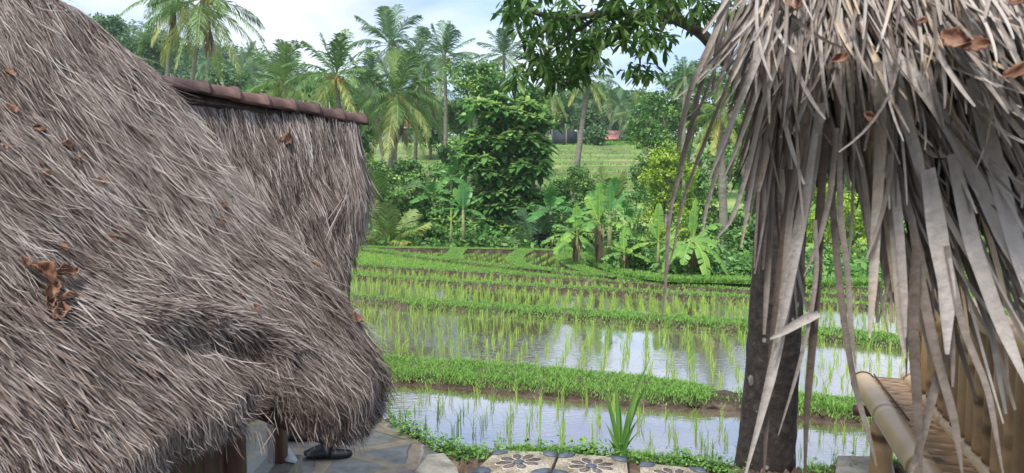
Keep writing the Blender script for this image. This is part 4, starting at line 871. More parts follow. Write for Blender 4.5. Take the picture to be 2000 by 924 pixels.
for a in [([(1425, -40), (1372, 150), (1330, 330), (1305, 420), (1303, 500), (1298, 580), (1290, 645)], 0.0048, .42), ([(1500, -60), (1440, 120), (1390, 240), (1330, 400), (1318, 480), (1300, 540)], 0.0033, .35), ([(1440, -60), (1400, 60), (1352, 160), (1330, 250), (1322, 300)], 0.0059, .55),
          ([(1450, -50), (1420, 70), (1372, 200), (1345, 260), (1325, 320)], 0.0031, .3), ([(1520, 20), (1470, 140), (1420, 260), (1385, 350)], 0.0059, .8), ([(1490, 60), (1450, 180), (1410, 300), (1378, 410), (1372, 460)], 0.0047, .62), ([(1530, 90), (1490, 200), (1462, 330), (1430, 430), (1400, 465)], .005, .66),
          ([(1540, 120), (1500, 250), (1480, 340), (1462, 440)], .004, .4), ([(1605, 200), (1588, 330), (1560, 450), (1540, 560), (1515, 700), (1490, 800), (1455, 930)], .0115, .78), ([(1592, 260), (1570, 420), (1550, 520), (1530, 620), (1510, 700)], .008, .7),
          ([(1575, 240), (1545, 400), (1530, 560), (1518, 660)], .007, .6), ([(1615, 240), (1600, 420), (1598, 520), (1590, 640), (1575, 800), (1572, 940)], .0085, .16), ([(1592, 430), (1596, 520), (1585, 610), (1560, 720), (1520, 850)], .0045, .55),
          ([(1600, 612), (1570, 625), (1540, 642), (1504, 662)], .009, .72), ([(1615, 200), (1625, 400), (1640, 560), (1650, 640), (1670, 760), (1700, 860), (1712, 910)], .0065, .42), ([(1640, 260), (1640, 420), (1655, 520), (1662, 640), (1672, 720)], .0055, .5),
          ([(1730, 60), (1755, 180), (1790, 300), (1808, 380)], .011, .8), ([(1690, 130), (1760, 210), (1820, 300), (1862, 305)], .009, .88), ([(1715, 120), (1722, 250), (1712, 420), (1705, 560), (1698, 660)], .0095, .9), ([(1722, 160), (1742, 350), (1752, 520), (1760, 640), (1768, 700)], .009, .85),
          ([(1812, 330), (1835, 480), (1850, 560), (1850, 692)], .016, .82), ([(1850, 690), (1825, 760), (1800, 860), (1775, 940)], .008, .5), ([(1790, 480), (1782, 640), (1790, 760), (1800, 940)], .0095, .3), ([(1780, 420), (1800, 560), (1830, 700), (1865, 820), (1880, 930)], .0085, .45),
          ([(1900, 150), (1945, 330), (1985, 480), (2030, 640)], .015, .8), ([(1860, 300), (1900, 480), (1950, 620), (2010, 760)], .013, .74), ([(1570, 120), (1568, 220), (1578, 330), (1570, 380)], .010, .92), ([(1590, 130), (1612, 230), (1640, 300), (1650, 330)], .010, .95), ([(1740, 300), (1755, 430), (1765, 560), (1768, 660)], .008, .7),
          ([(1635, 250), (1622, 380), (1600, 470), (1570, 540)], .005, .6), ([(1848, 480), (1880, 640), (1930, 760), (1960, 930)], .006, .5), ([(1750, 110), (1830, 200), (1900, 330), (1960, 470), (2010, 560)], .013, .8), ([(1545, 330), (1520, 560), (1500, 760), (1492, 930)], .0075, .25)]:
    strand(a[0], a[1], a[2], off=g.uniform(.02, .07))
b_.build('thatch', M['frond_dry'], hutC)
# dark inner layers of the roof
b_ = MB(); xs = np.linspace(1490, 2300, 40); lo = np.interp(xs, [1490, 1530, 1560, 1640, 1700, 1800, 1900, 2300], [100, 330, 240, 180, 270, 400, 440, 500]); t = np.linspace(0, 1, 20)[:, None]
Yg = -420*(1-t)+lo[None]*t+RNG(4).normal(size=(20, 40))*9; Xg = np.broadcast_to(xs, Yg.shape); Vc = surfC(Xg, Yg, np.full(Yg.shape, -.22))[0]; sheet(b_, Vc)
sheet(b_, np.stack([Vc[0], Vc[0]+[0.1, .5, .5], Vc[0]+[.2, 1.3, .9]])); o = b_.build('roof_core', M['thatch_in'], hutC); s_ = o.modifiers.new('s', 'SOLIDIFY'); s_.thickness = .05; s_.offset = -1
def surfC2(X, Y, off=0): return surfC(X, Y, np.asarray(off))
LC = [(1550, 6, .05, 80, 'orange-brown leaf tucked at the top edge of the palm-leaf roof'), (1640, 112, .035, -30, 'small orange leaf caught where the grey palm strands part'), (1700, 228, .03, 30, 'small rust leaf deep between the hanging palm strands'),
      (1868, 72, .07, 20, 'large crumpled tan leaf lying on the palm-leaf roof'), (1986, 142, .05, 0, 'bright rust leaf on the palm-leaf roof beside the crumpled tan one'), (1800, 42, .022, 0, 'tiny orange scrap above the crumpled leaf'), (1985, 3, .03, 10, 'rust leaf scrap highest on the palm-leaf roof corner'), (1905, 90, .05, -15, 'thin tan leaf overlapping the crumpled leaf')]
for i, (x_, y_, l_, a_, lab) in enumerate(LC): dry_leaf(x_, y_, l_*.7, a_, surfC2, lab, seed=80+i, curl=.5, off=.085, wd=.36)
# ============================================================ PALMS
def palm_crown(seed, Rr=1.0, nf=24, nl=26, up=85, dn=-50, droop=.55, lw=.0125, ll=.235, stiff=0):
    """unit-size crown at the origin; returns list of (verts-adders) in a MB"""
    g = RNG(seed); b = MB()
    for i in range(nf):
        f = i/(nf-1); el = R(min(up, 80)+(dn-min(up, 80))*f**.8+g.normal()*6); az = i*2.399+g.normal()*.2; ln = Rr*g.uniform(.85, 1.1)*(.75 if f < .1 else 1)
        k = 12; t = np.linspace(0, 1, k); d0 = np.array([math.cos(az)*math.cos(el), math.sin(az)*math.cos(el), math.sin(el)])
        sag = droop*(.03+.85*abs(math.cos(el))**1.3)*g.uniform(.7, 1.3)
        p = d0*t[:, None]*ln; p[:, 2] -= sag*ln*t**2.2*.75; p[:, :2] *= (1-.12*t**2)[:, None]
        T = unit(np.gradient(p, axis=0)); sdv = unit(np.cross(T, [0, 0, 1.])+1e-6); upv = np.cross(sdv, T)
        W = .014*(1-.85*t)*Rr; col = np.clip(.40-.5*f*(1-f)*2+.5*f**2.2+g.normal()*.13, 0, 1) if f < .85 else g.uniform(.7, 1)
        ribbons(b, p[None], W[None], sdv[None], min(col+.25, 1), fold=.6, nrm=upv[None])
        tl = np.linspace(.13, .99, nl); q = np.stack([np.interp(tl, t, p[:, j]) for j in range(3)], -1)
        Tq = np.stack([np.interp(tl, t, T[:, j]) for j in range(3)], -1); sq = np.stack([np.interp(tl, t, sdv[:, j]) for j in range(3)], -1)
        L_ = ll*Rr*np.sin(np.clip(tl*.86+.13, 0, 1)*np.pi)**.55
        for s_ in (-1, 1):
            hang = np.clip((.25+.65*tl)*(.25+.75*abs(math.cos(el)))+g.normal(size=nl)*.12-.35*stiff, 0, 2)[:, None]
            dd = unit(sq*s_*(.55+.25*abs(math.cos(el)))+Tq*(1.05-.3*abs(math.cos(el)))+np.array([0, 0, -1.])*hang*.5+np.cross(sq, Tq)*.15); L2 = (L_*g.uniform(.8, 1.15, nl))[:, None]
            m = q+dd*L2*.55; e = m+unit(dd+np.array([0, 0, -1.])*(hang*.9+.25))*L2*.5
            wv = lw*Rr*np.array([.6, 1, .1]); sdl = unit(np.cross(dd, np.cross(sq*s_, Tq)+rdir(g, nl)*.4))
            ribbons(b, np.stack([q, m, e], 1), np.broadcast_to(wv, (nl, 3)), unit(Tq+rdir(g, nl)*.3)[:, None], np.clip(col+g.normal(size=nl)*.08, 0, 1))
    return b
CROWNS = {}
def crown_mesh(key, mat_, **kw):
    if (key, mat_) not in CROWNS:
        me = palm_crown(key, **kw).mesh('palm_crown', smooth=False); me.materials.append(M[mat_]); CROWNS[(key, mat_)] = me
    return CROWNS[(key, mat_)]
def palm(cx, cy, rpx, Y, bx, by, label, seed=0, m_='palm', key=1, nuts=0, trunk_w=1.0, dead=0, kw={}, by_ground=True, Yb=None, tilt=0):
    g = RNG(500+seed); Y = Y*(1.5 if Y < 50 else 1.3); top = P(cx, cy, Y); Rr = rpx/F*Y*1.28; Yb = Yb or Y
    bt = P(bx, by, Yb); base = np.array([bt[0], bt[1], min(gz(bt[0], bt[1]), bt[2])])
    t0 = thing('coconut_palm', label, 'palm tree', base, None)
    t = np.linspace(0, 1, 14)[:, None]; mid = bt if abs(bt[2]-top[2]) > .5 else base; dr = (top-mid); low = top-dr*((top[2]-base[2])/max(dr[2], .3))
    bend = np.array([dr[1], -dr[0], 0])*.0; pth = low*(1-t)+top*t+np.sin(t*np.pi)*g.normal()*.12*np.array([1, 0, 0])
    t0.location = [float(a) for a in low]
    rr = np.interp(t[:, 0], [0, .06, 1], [.26, .18, .125])*trunk_w*(1+.05*np.sin(np.arange(14)*2.1)); b = MB(); tube(b, pth, rr, 9, noise=.05, rs=g); b.build('trunk', M['bark'], t0, smooth=True)
    me = crown_mesh(key, m_, **kw); o = bpy.data.objects.new('crown', me); C.objects.link(o); o.parent = t0; o.location = Vector(top-low); o.scale = (Rr,)*3; o.rotation_euler = (tilt, g.normal()*.06, g.uniform(0, 6.28))
    for i in range(nuts):
        a = g.uniform(0, 6.28); q = MB(); c = top+np.array([math.cos(a)*.13*Rr*g.uniform(.4, 1.3), math.sin(a)*.13*Rr*g.uniform(.4, 1.3), -.07*Rr*g.uniform(.2, 1.8)]); r_ = .14
        th = np.linspace(.05, math.pi-.05, 6); ph = np.linspace(0, 2*math.pi, 9); V = c+np.stack([np.outer(np.sin(th), np.cos(ph))*r_*.85, np.outer(np.sin(th), np.sin(ph))*r_*.85, np.outer(np.cos(th), np.ones(9))*r_*1.1], -1)
        sheet(q, V, g.uniform()); q.build('coconut', M['coconut'], t0, smooth=True)
    for i in range(dead):
        a = g.uniform(0, 6.28); q = MB(); c = top+[0, 0, -.05*Rr]; e = c+np.array([math.cos(a)*.12*Rr, math.sin(a)*.12*Rr, -.55*Rr]); n = 26; tt_ = g.uniform(.2, 1, n)[:, None]
        p0 = c*(1-tt_)+e*tt_; p1 = p0+rdir(g, n)*.05*Rr+[0, 0, -.12*Rr]; p2 = p1+[0, 0, -.1*Rr]
        ribbons(q, np.stack([p0, p1, p2], 1), np.array([.012, .02, .004])[None]*Rr, rdir(g, n)[:, None], g.uniform(0, 1, n)); q.build('dead_frond', M['banana_dry'], t0)
    return t0
# crown px, py, radius px, distance, trunk point px,py
KW = {}
for k_ in range(1, 7): KW[k_] = dict(nf=[24, 26, 22, 25, 20, 24][k_-1], up=[86, 82, 80, 88, 85, 75][k_-1], dn=[-58, -48, -62, -35, -50, -60][k_-1], droop=[.55, .5, .7, .42, .6, .65][k_-1])
palm(341, -4, 88, 36, 331, 145, 'coconut palm with a leaning pale trunk rising behind the tile ridge, yellow fronds', 1, 'palm_yellow', 3, 5, 1.25, 2, KW[3])
palm(396, -2, 112, 34, 376, 150, 'coconut palm with dark upright trunk beside the leaning pale-trunked one', 2, 'palm', 1, 5, 1.05, 2, KW[1])
palm(556, 160, 82, 32, 556, 260, 'short coconut palm just above the ridge tiles, centre fronds upright', 3, 'palm', 4, 3, 1, 0, KW[4])
palm(657, 148, 92, 30, 668, 300, 'coconut palm with orange nuts above the end of the tile ridge', 4, 'palm', 2, 10, 1.1, 0, KW[2])
palm(762, 88, 88, 40, 768, 300, 'tallest coconut palm of the central clump, top against the sky', 5, 'palm_blue', 5, 4, 1.1, 0, KW[5])
palm(774, 183, 102, 31, 765, 290, 'nearest coconut palm of the central clump with yellowing drooping lower fronds', 6, 'palm', 1, 9, 1.2, 2, KW[1])
palm(818, 108, 62, 44, 812, 300, 'small coconut palm squeezed between the two tall ones', 7, 'palm', 6, 2, 1, 0, KW[6])
palm(868, 112, 72, 38, 866, 300, 'slim coconut palm with a bare trunk standing clear of the central clump', 8, 'palm_blue', 2, 5, 1.0, 0, KW[2])
palm(984, 108, 60, 42, 985, 300, 'coconut palm half hidden by the overhanging boughs, crown in the sky', 9, 'palm_blue', 4, 0, 1, 0, KW[4])
palm(722, 165, 70, 37, 745, 300, 'grey-green coconut palm behind the orange-nutted one', 10, 'palm_blue', 3, 4, .9, 0, KW[3])
palm(830, 175, 74, 42, 880, 320, 'coconut palm with slanting fronds behind the nearest central palm', 11, 'palm', 6, 0, .9, 0, KW[6])
palm(1148, 150, 55, 34, 1125, 330, 'coconut palm with a long dark leaning trunk in front of the terraces', 12, 'palm', 2, 2, 1.25, 0, KW[2])
palm(1080, 182, 42, 40, 1057, 330, 'coconut palm with a reddish hanging dead frond and slanting trunk', 13, 'palm', 3, 0, 1.15, 3, KW[3])
palm(1338, 150, 42, 34, 1338, 400, 'coconut palm crown peeping over the big dark tree', 14, 'palm_blue', 5, 0, 1, 0, KW[5])
palm(1212, 205, 38, 75, 1214, 280, 'far coconut palm among the trees above the rusty roof', 15, 'palm_blue', 1, 0, 1, 0, KW[1])
palm(1190, 190, 36, 82, 1190, 280, 'far coconut palm beside the two pale posts', 16, 'palm', 6, 0, 1, 0, KW[6])
palm(1245, 222, 42, 68, 1243, 290, 'yellowish far coconut palm left of the big dark tree', 17, 'palm', 2, 0, 1, 0, KW[2])
bpy.data.objects['coconut_palm.016']['label'] = 'yellowish far coconut palm next to the edge of the big dark tree'
palm(1120, 195, 40, 78, 1120, 290, 'far coconut palm over the black net fence', 18, 'palm_blue', 3, 0, 1, 0, KW[3])
palm(470, 150, 44, 80, 470, 210, 'small hazy coconut palm low on the hillside beyond the ridge', 19, 'palm_blue', 2, 0, 1, 0, KW[2])
palm(406, 118, 34, 100, 406, 190, 'hazy pale coconut palm on the forested hill by the dark trunk', 20, 'palm_blue', 1, 0, 1, 0, KW[1])
palm(488, 104, 24, 120, 488, 190, 'tiny dark coconut palm on the hill skyline', 21, 'palm_blue', 4, 0, 1, 0, KW[4])
palm(1405, 222, 66, 19, 1412, 400, 'coconut palm with a pale drooping frond behind the hanging strands', 22, 'palm_yellow', 6, 0, 1, 0, KW[6])
# ground-level young palms: stiff fronds from the soil
def young(cx, cy, rpx, Y, label, m_='palm', seed=0, kw=dict(nf=11, up=84, dn=28, droop=.62, nl=34, ll=.30, lw=.012)):
    Y = Y*(1.2 if Y > 29 else .95); p = P(cx, cy, Y); Rr = rpx/F*Y; p[2] = max(gz(p[0], p[1]), p[2]-.6); g = RNG(600+seed)
    t0 = thing('young_palm', label, 'palm tree', p); me = crown_mesh(50+seed, m_, **kw)
    o = bpy.data.objects.new('crown', me); C.objects.link(o); o.parent = t0; o.scale = (Rr,)*3; o.location = (0, 0, .1)
    b = MB(); tube(b, [p-[0, 0, .1], p+[0, 0, .15], p+[0, 0, .12*Rr]], .05*Rr, 8); b.build('trunk', M['bark'], t0)
young(760, 475, 122, 27, 'young coconut palm with yellow-green fronds fanning up at the paddy edge', 'palm_yellow', 1)
young(730, 430, 165, 31, 'larger young palm arching over beside the further hut', 'palm', 2, dict(nf=15, up=82, dn=5, droop=.75, nl=36, ll=.26, lw=.012))
young(835, 420, 120, 33, 'young palm with arching fronds among the dark banana leaves', 'palm', 3, dict(nf=12, up=80, dn=5, droop=.85, nl=36, ll=.24, lw=.012))
young(1046, 470, 112, 27, 'young palm with grey-green fronds at the foot of the breadfruit tree', 'palm_blue', 4)
young(1192, 400, 92, 30, 'young palm spear standing up before the terraced field', 'palm_yellow', 5, dict(nf=6, up=90, dn=62, droop=.25, nl=34, ll=.30, lw=.014))

# ============================================================ BROADLEAF TREES
def tree_make(name, label, cat, lobes, Y, trunk, m_, seed, leaf=.16, dens=1.0, trunk_r=.12, fill=.35, Yj=.5, group=None, gnd=None, upb=.35, lobe_d=.9):
    """lobes: (px,py,rx,ry) ellipses seen from the path, each an ellipsoid of foliage round its own centre"""
    mu = {'dark_tree': 2.6, 'leafy_tree': 2.3, 'lime_tree': 1.75, 'small_tree': 1.3, 'broadleaf_tree': 1.4 if Y < 50 else 1.3}.get(name, 1.15 if Y > 29 else (.92 if Y > 24 else 1.0))
    Y = Y*mu; leaf = leaf*mu**.75; trunk_r = trunk_r*mu; Yj = Yj*mu
    g = RNG(1000+seed); ts = P(trunk[0], trunk[1], Y); zb = gz(ts[0], ts[1]) if gnd is None else gnd
    base = np.array([ts[0], ts[1], min(zb, ts[2])]); t0 = thing(name, label, cat, base, group)
    b = MB(); cents = []
    for (x_, y_, rx, ry) in lobes:
        yy_ = Y+g.uniform(-Yj, Yj); c = P(x_, y_, yy_); r = np.array([rx/F*yy_, (rx+ry)/2/F*yy_*lobe_d, ry/F*yy_]); cents.append((c, r))
        area = r[0]*r[2]; nc = int(max(14, area/(leaf**2)*1.1*dens)); nl = 34
        d_ = rdir(g, nc); d_[:, 2] = np.where((d_[:, 2] < -.3) & (g.uniform(size=nc) < .6), -d_[:, 2], d_[:, 2]); rad = np.where(g.uniform(size=nc) < fill, g.uniform(.2, .8, nc), g.uniform(.8, 1.08, nc))
        cc = c+d_*r*rad[:, None]; cs = g.uniform(1.3, 2.9, nc)*leaf
        pos = np.repeat(cc, nl, 0)+rdir(g, nc*nl)*(np.repeat(cs, nl)*g.uniform(0, 1, nc*nl)**.5)[:, None]*np.array([1, 1, .65])
        nrm = unit(np.repeat(d_, nl, 0)*.6+rdir(g, nc*nl)*.75+np.array([0, 0, upb])); dr = unit(np.cross(nrm, rdir(g, nc*nl))); dr[:, 2] -= .25; dr = unit(dr); sd = unit(np.cross(nrm, dr))
        ll = leaf*g.uniform(.6, 1.25, nc*nl); rn = np.clip(np.repeat(g.beta(2.4, 2.6, nc), nl)+g.normal(size=nc*nl)*.13, 0, 1); diamonds(b, pos, dr, sd, ll, ll*.62, rn)
    b.build('crown', M[m_], t0)
    b = MB(); top = cents[int(np.argmin([c[2]+abs(c[0]-base[0]) for c, r in cents]))][0]; apex = max(c[2] for c, r in cents)
    hub = np.array([base[0], base[1], base[2]*.45+apex*.55]); tube(b, [base-[0, 0, .3], base*.5+hub*.5+[.05, 0, 0], hub], [trunk_r, trunk_r*.85, trunk_r*.6], 8)
    for c, r in cents[:9]: tube(b, [hub*.6+base*.4, (hub+c)/2, c], [trunk_r*.45, trunk_r*.3, trunk_r*.12], 6)
    b.build('trunk', M['bark'], t0, smooth=True); return t0
T_ = tree_make
# the breadfruit-like tree gets big glossy leaves in rosettes
g = RNG(77); bt = P(985, 478, 31); bt[2] = gz(bt[0], bt[1]); t0 = thing('breadfruit_tree', 'tall glossy breadfruit tree in the middle, big leaves in pale-centred rosettes', 'tree', bt)
b_ = MB(); cen = []
for (x_, y_, rx, ry, n) in [(968, 212, 36, 28, 32), (1022, 222, 34, 30, 28), (940, 260, 34, 36, 30), (1000, 275, 50, 40, 60), (1045, 268, 28, 42, 34), (955, 325, 42, 38, 44), (1010, 345, 46, 40, 50), (975, 390, 44, 38, 44), (1020, 405, 32, 34, 30), (945, 430, 26, 34, 22), (1000, 450, 40, 26, 26), (1030, 315, 34, 30, 24), (912, 300, 18, 22, 10), (1064, 325, 14, 20, 8), (908, 385, 16, 26, 10), (1058, 385, 16, 18, 8), (930, 205, 20, 14, 8), (1060, 230, 18, 16, 9)]:
    a = g.uniform(0, 6.28, n); r_ = np.sqrt(g.uniform(0, 1, n)); cen.append(P(x_+np.cos(a)*r_*rx, y_+np.sin(a)*r_*ry, 31-np.sqrt(1-r_**2)*1.3*g.uniform(.3, 1, n)))
    m = n//2; cen.append(P(x_+g.normal(size=m)*rx*.45, y_+g.normal(size=m)*ry*.45, 31.9+g.uniform(0, 1.2, m)))
for c in np.concatenate(cen):
    n = int(g.integers(9, 15)); az = g.uniform(0, 6.28)+np.arange(n)*2.4; el = np.linspace(.9, -.5, n)+g.normal(size=n)*.15
    tilt = np.array([g.normal()*.3, -.45, .1]); dr = unit(np.stack([np.cos(az)*np.cos(el), np.sin(az)*np.cos(el), np.sin(el)], -1)+tilt); sd = unit(np.cross(dr, [0, .2, 1.]))
    ll = g.uniform(.28, .54, n)*np.linspace(.75, 1.1, n); t = np.linspace(0, 1, 5); pos = c+dr[:, None]*(ll[:, None]*t)[..., None]; pos[..., 2] -= ll[:, None]*.38*t**2
    W_ = ll[:, None]*.25*np.interp(t, [0, .3, .6, .85, 1], [.15, .9, 1.0, .6, .05])[None]
    base_c = g.uniform(.10, .42); ribbons(b_, pos, W_, sd[:, None], np.clip(base_c+np.linspace(.8, .05, n)+g.normal(size=n)*.07, 0, 1), fold=.35)  # paler inner leaves, with the rosette highlights painted into their colour
b_.build('crown', M['glossy'], t0)
b_ = MB(); tube(b_, [bt, P(985, 380, 31.5), P(990, 240, 31.4)], [.24, .18, .07], 9)
for (x_, y_) in [(950, 260), (1035, 270), (955, 330), (1020, 350), (970, 400)]: tube(b_, [P(985, y_+50, 31.5), P((x_+985)/2, y_+15, 31.3), P(x_, y_, 31)], [.09, .065, .03], 6)
b_.build('trunk', M['bark'], t0, smooth=True)

T_('dark_tree', 'big dark multi-domed tree behind the yellow-green one', 'tree', [(1330, 175, 48, 40), (1385, 165, 52, 42), (1440, 190, 50, 50), (1290, 215, 40, 36), (1350, 240, 56, 44), (1270, 280, 34, 36), (1310, 300, 40, 40), (1430, 270, 60, 50), (1262, 335, 28, 30), (1245, 250, 16, 16), (1275, 390, 36, 40), (1330, 380, 40, 60)], 21, (1320, 545), 'broad', 1, .13, 1.2, .2)
T_('lime_tree', 'bright yellow-green bushy tree in front of the dark domed tree', 'tree', [(1302, 312, 36, 30), (1282, 360, 36, 36), (1325, 345, 34, 36), (1288, 415, 40, 38), (1330, 405, 32, 38), (1300, 462, 40, 34), (1275, 480, 26, 30)], 18.8, (1300, 545), 'lime', 2, .10, 1.1, .1, Yj=.25)
T_('leafy_tree', 'mid-green leafy tree behind the hanging palm strands, beside the lime one', 'tree', [(1380, 380, 46, 46), (1420, 330, 48, 44), (1400, 450, 52, 44), (1440, 500, 40, 44), (1370, 500, 40, 34), (1350, 440, 30, 34)], 18.2, (1400, 545), 'broad', 3, .11, 1.1, .12, Yj=.3)
T_('leafy_tree', 'leafy tree directly behind the lichen-spotted trunk', 'tree', [(1480, 330, 50, 56), (1500, 420, 56, 50), (1480, 500, 50, 46), (1540, 360, 44, 50)], 18.5, (1490, 545), 'broad', 4, .11, 1.0, .12)
T_('lime_tree', 'sunlit yellow-green tree seen through the gap between the palm strands', 'tree', [(1660, 400, 50, 50), (1620, 450, 44, 44), (1700, 460, 44, 40), (1650, 500, 50, 34), (1590, 380, 36, 44), (1560, 470, 34, 40)], 19, (1650, 552), 'lime', 5, .10, 1.0, .12)
T_('dark_tree', 'dark tree closing the view behind the sunlit yellow-green one', 'tree', [(1600, 300, 60, 60), (1700, 320, 70, 60), (1680, 520, 60, 30), (1760, 420, 60, 60), (1780, 500, 60, 50), (1560, 520, 60, 34)], 21, (1700, 552), 'broad', 6, .13, 1.0, .2)
T_('dark_tree', 'dark tree behind the bamboo backrest beyond the paddies', 'tree', [(1860, 420, 70, 70), (1900, 500, 60, 50), (1960, 380, 70, 80), (2020, 480, 60, 60), (1850, 530, 40, 24)], 20, (1900, 555), 'broad', 7, .13, 1.0, .2)
T_('small_tree', 'compact dark green tree below the leaning palm trunk', 'tree', [(1140, 345, 30, 24), (1125, 380, 32, 28), (1160, 385, 30, 30), (1138, 425, 36, 30), (1170, 430, 30, 26)], 26, (1140, 490), 'broad', 8, .11, 1.1, .08)
T_('small_tree', 'dark tree over the bananas at the terrace edge', 'tree', [(1225, 430, 30, 34), (1245, 390, 22, 30), (1215, 470, 34, 26), (1250, 480, 26, 40)], 23, (1235, 520), 'broad', 9, .11, 1.0, .08)
# mid-distance trees
mid = [(925, 150, 48, 36, 34, 'glossy-topped tree rising behind the breadfruit crown'), (960, 170, 40, 36, 36, 'broad pale tree behind the breadfruit crown'), (1040, 190, 38, 32, 38, 'light green tree between breadfruit and dead-fronded palm'),
       (1100, 212, 36, 30, 72, 'green tree above the black net fence'), (1062, 222, 30, 26, 72, 'light tree touching the net fence end'), (1152, 222, 22, 24, 76, 'dark conical tree beside the small dark roof'), (1160, 190, 30, 24, 90, 'hazy tree on the far rise over the two pale posts'),
       (1247, 195, 26, 20, 85, 'grey-green dome-shaped tree on the far skyline'), (1207, 192, 14, 12, 95, 'small round dark tree on the far skyline'), (1275, 215, 30, 26, 60, 'tree shoulder beside the dome-shaped skyline tree'),
       (1236, 268, 16, 12, 74, 'round bush at the end of the rusty roof'), (1163, 262, 9, 14, 66, 'dark cone-shaped shrub between net fence and rusty roof'), (1205, 242, 24, 14, 84, 'lime tree crown behind the rusty roof'),
       (905, 220, 34, 30, 45, 'dark tree below the slim palm'), (890, 300, 36, 34, 36, 'shadowy tree in front of the terraces under the slim palm'), (700, 290, 26, 34, 40, 'tree behind the wispy end of the further roof'),
       (620, 190, 40, 30, 48, 'bright green tree behind the end of the tile ridge'), (520, 190, 46, 28, 52, 'tree behind the middle of the tile ridge'), (710, 240, 40, 30, 46, 'tree under the orange-nutted palm'), (840, 250, 40, 28, 60, 'tree behind the reddish house roof'),
       (440, 165, 44, 30, 62, 'tree behind the dark-trunked palm'), (270, 110, 60, 46, 62, 'leafy tree next to the near roof slope'), (215, 70, 50, 40, 70, 'leafy tree furthest up the near roof slope')]
for i, (x_, y_, rx, ry, Y_, lab) in enumerate(mid):
    g = RNG(i); lb = [(x_+g.uniform(-.5, .5)*rx, y_+g.uniform(-.45, .5)*ry, rx*g.uniform(.45, .7), ry*g.uniform(.45, .7)) for _ in range(6)]
    zt = P(x_, y_+ry, Y_)[2]; 
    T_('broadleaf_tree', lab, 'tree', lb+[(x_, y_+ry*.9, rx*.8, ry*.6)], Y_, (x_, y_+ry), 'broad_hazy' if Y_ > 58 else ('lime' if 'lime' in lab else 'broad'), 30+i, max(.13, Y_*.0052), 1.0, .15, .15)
# far forest on the hill: one mass
g = RNG(88); b_ = MB(); n = 520
X_ = np.concatenate([g.uniform(-140, -18, 330), g.uniform(-30, 120, 190)]); Y_ = np.concatenate([g.uniform(104, 215, 330), g.uniform(108, 200, 190)])
for i in range(n):
    z0 = gz(X_[i], Y_[i]); r = g.uniform(1.8, 3.7)*(1+.2*(Y_[i] > 150))*(.8 if X_[i] > -15 else 1); c = np.array([X_[i], Y_[i], z0+r*g.uniform(.8, 1.5)]); nc = 42; d_ = rdir(g, nc); d_[:, 2] = np.abs(d_[:, 2])*1.0-.15; d_[:, 1] = -np.abs(d_[:, 1])*.8+g.uniform(-.2, .4, nc)
    d_ = unit(d_); cc = c+d_*r*g.uniform(.75, 1.08, nc)[:, None]*[1.1, 1.1, .95]; nl = 9; pos = np.repeat(cc, nl, 0)+rdir(g, nc*nl)*r*.16; nrm = unit(np.repeat(d_, nl, 0)+rdir(g, nc*nl)*.6+[0, 0, .3]); dr = unit(np.cross(nrm, rdir(g, nc*nl))); sd = np.cross(nrm, dr)
    ll = g.uniform(.5, 1.0, nc*nl)*(.5+r*.14); diamonds(b_, pos, dr, sd, ll, ll*.75, np.clip(np.repeat(g.beta(2.2, 2.2, nc), nl)*.6+g.uniform(0, .45)+g.normal(size=nc*nl)*.1, 0, 1))
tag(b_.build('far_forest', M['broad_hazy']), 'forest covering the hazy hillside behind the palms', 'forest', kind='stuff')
g = RNG(89); b_ = MB(); n = 120; X_ = g.uniform(14, 100, n); Y_ = g.uniform(34, 95, n); k_ = X_/Y_ > .33; X_, Y_ = X_[k_], Y_[k_]; n = len(X_)
for i in range(n):
    z0 = gz(X_[i], Y_[i]); r = g.uniform(1.6, 3.4); h_ = g.uniform(.5, 1.6)
    for c in (np.array([X_[i], Y_[i], z0+r*h_]), np.array([X_[i]+.7*r, Y_[i]-.4*r, z0+r*.5])):
        nc = 46; d_ = rdir(g, nc); d_[:, 2] = np.abs(d_[:, 2])-.3*g.uniform(size=nc); d_ = unit(d_); cc = c+d_*r*g.uniform(.7, 1.1, nc)[:, None]; nl = 16; pos = np.repeat(cc, nl, 0)+rdir(g, nc*nl)*r*.2
        nrm = unit(np.repeat(d_, nl, 0)+rdir(g, nc*nl)*.6+[0, 0, .3]); dr = unit(np.cross(nrm, rdir(g, nc*nl))); sd = np.cross(nrm, dr); ll = g.uniform(.25, .6, nc*nl)
        diamonds(b_, pos, dr, sd, ll, ll*.7, np.clip(np.repeat(g.beta(2.2, 2.4, nc), nl)+g.normal(size=nc*nl)*.12, 0, 1))
tag(b_.build('woodland', M['broad']), 'dense woodland beyond the paddies behind the bamboo bench', 'woodland', kind='stuff')
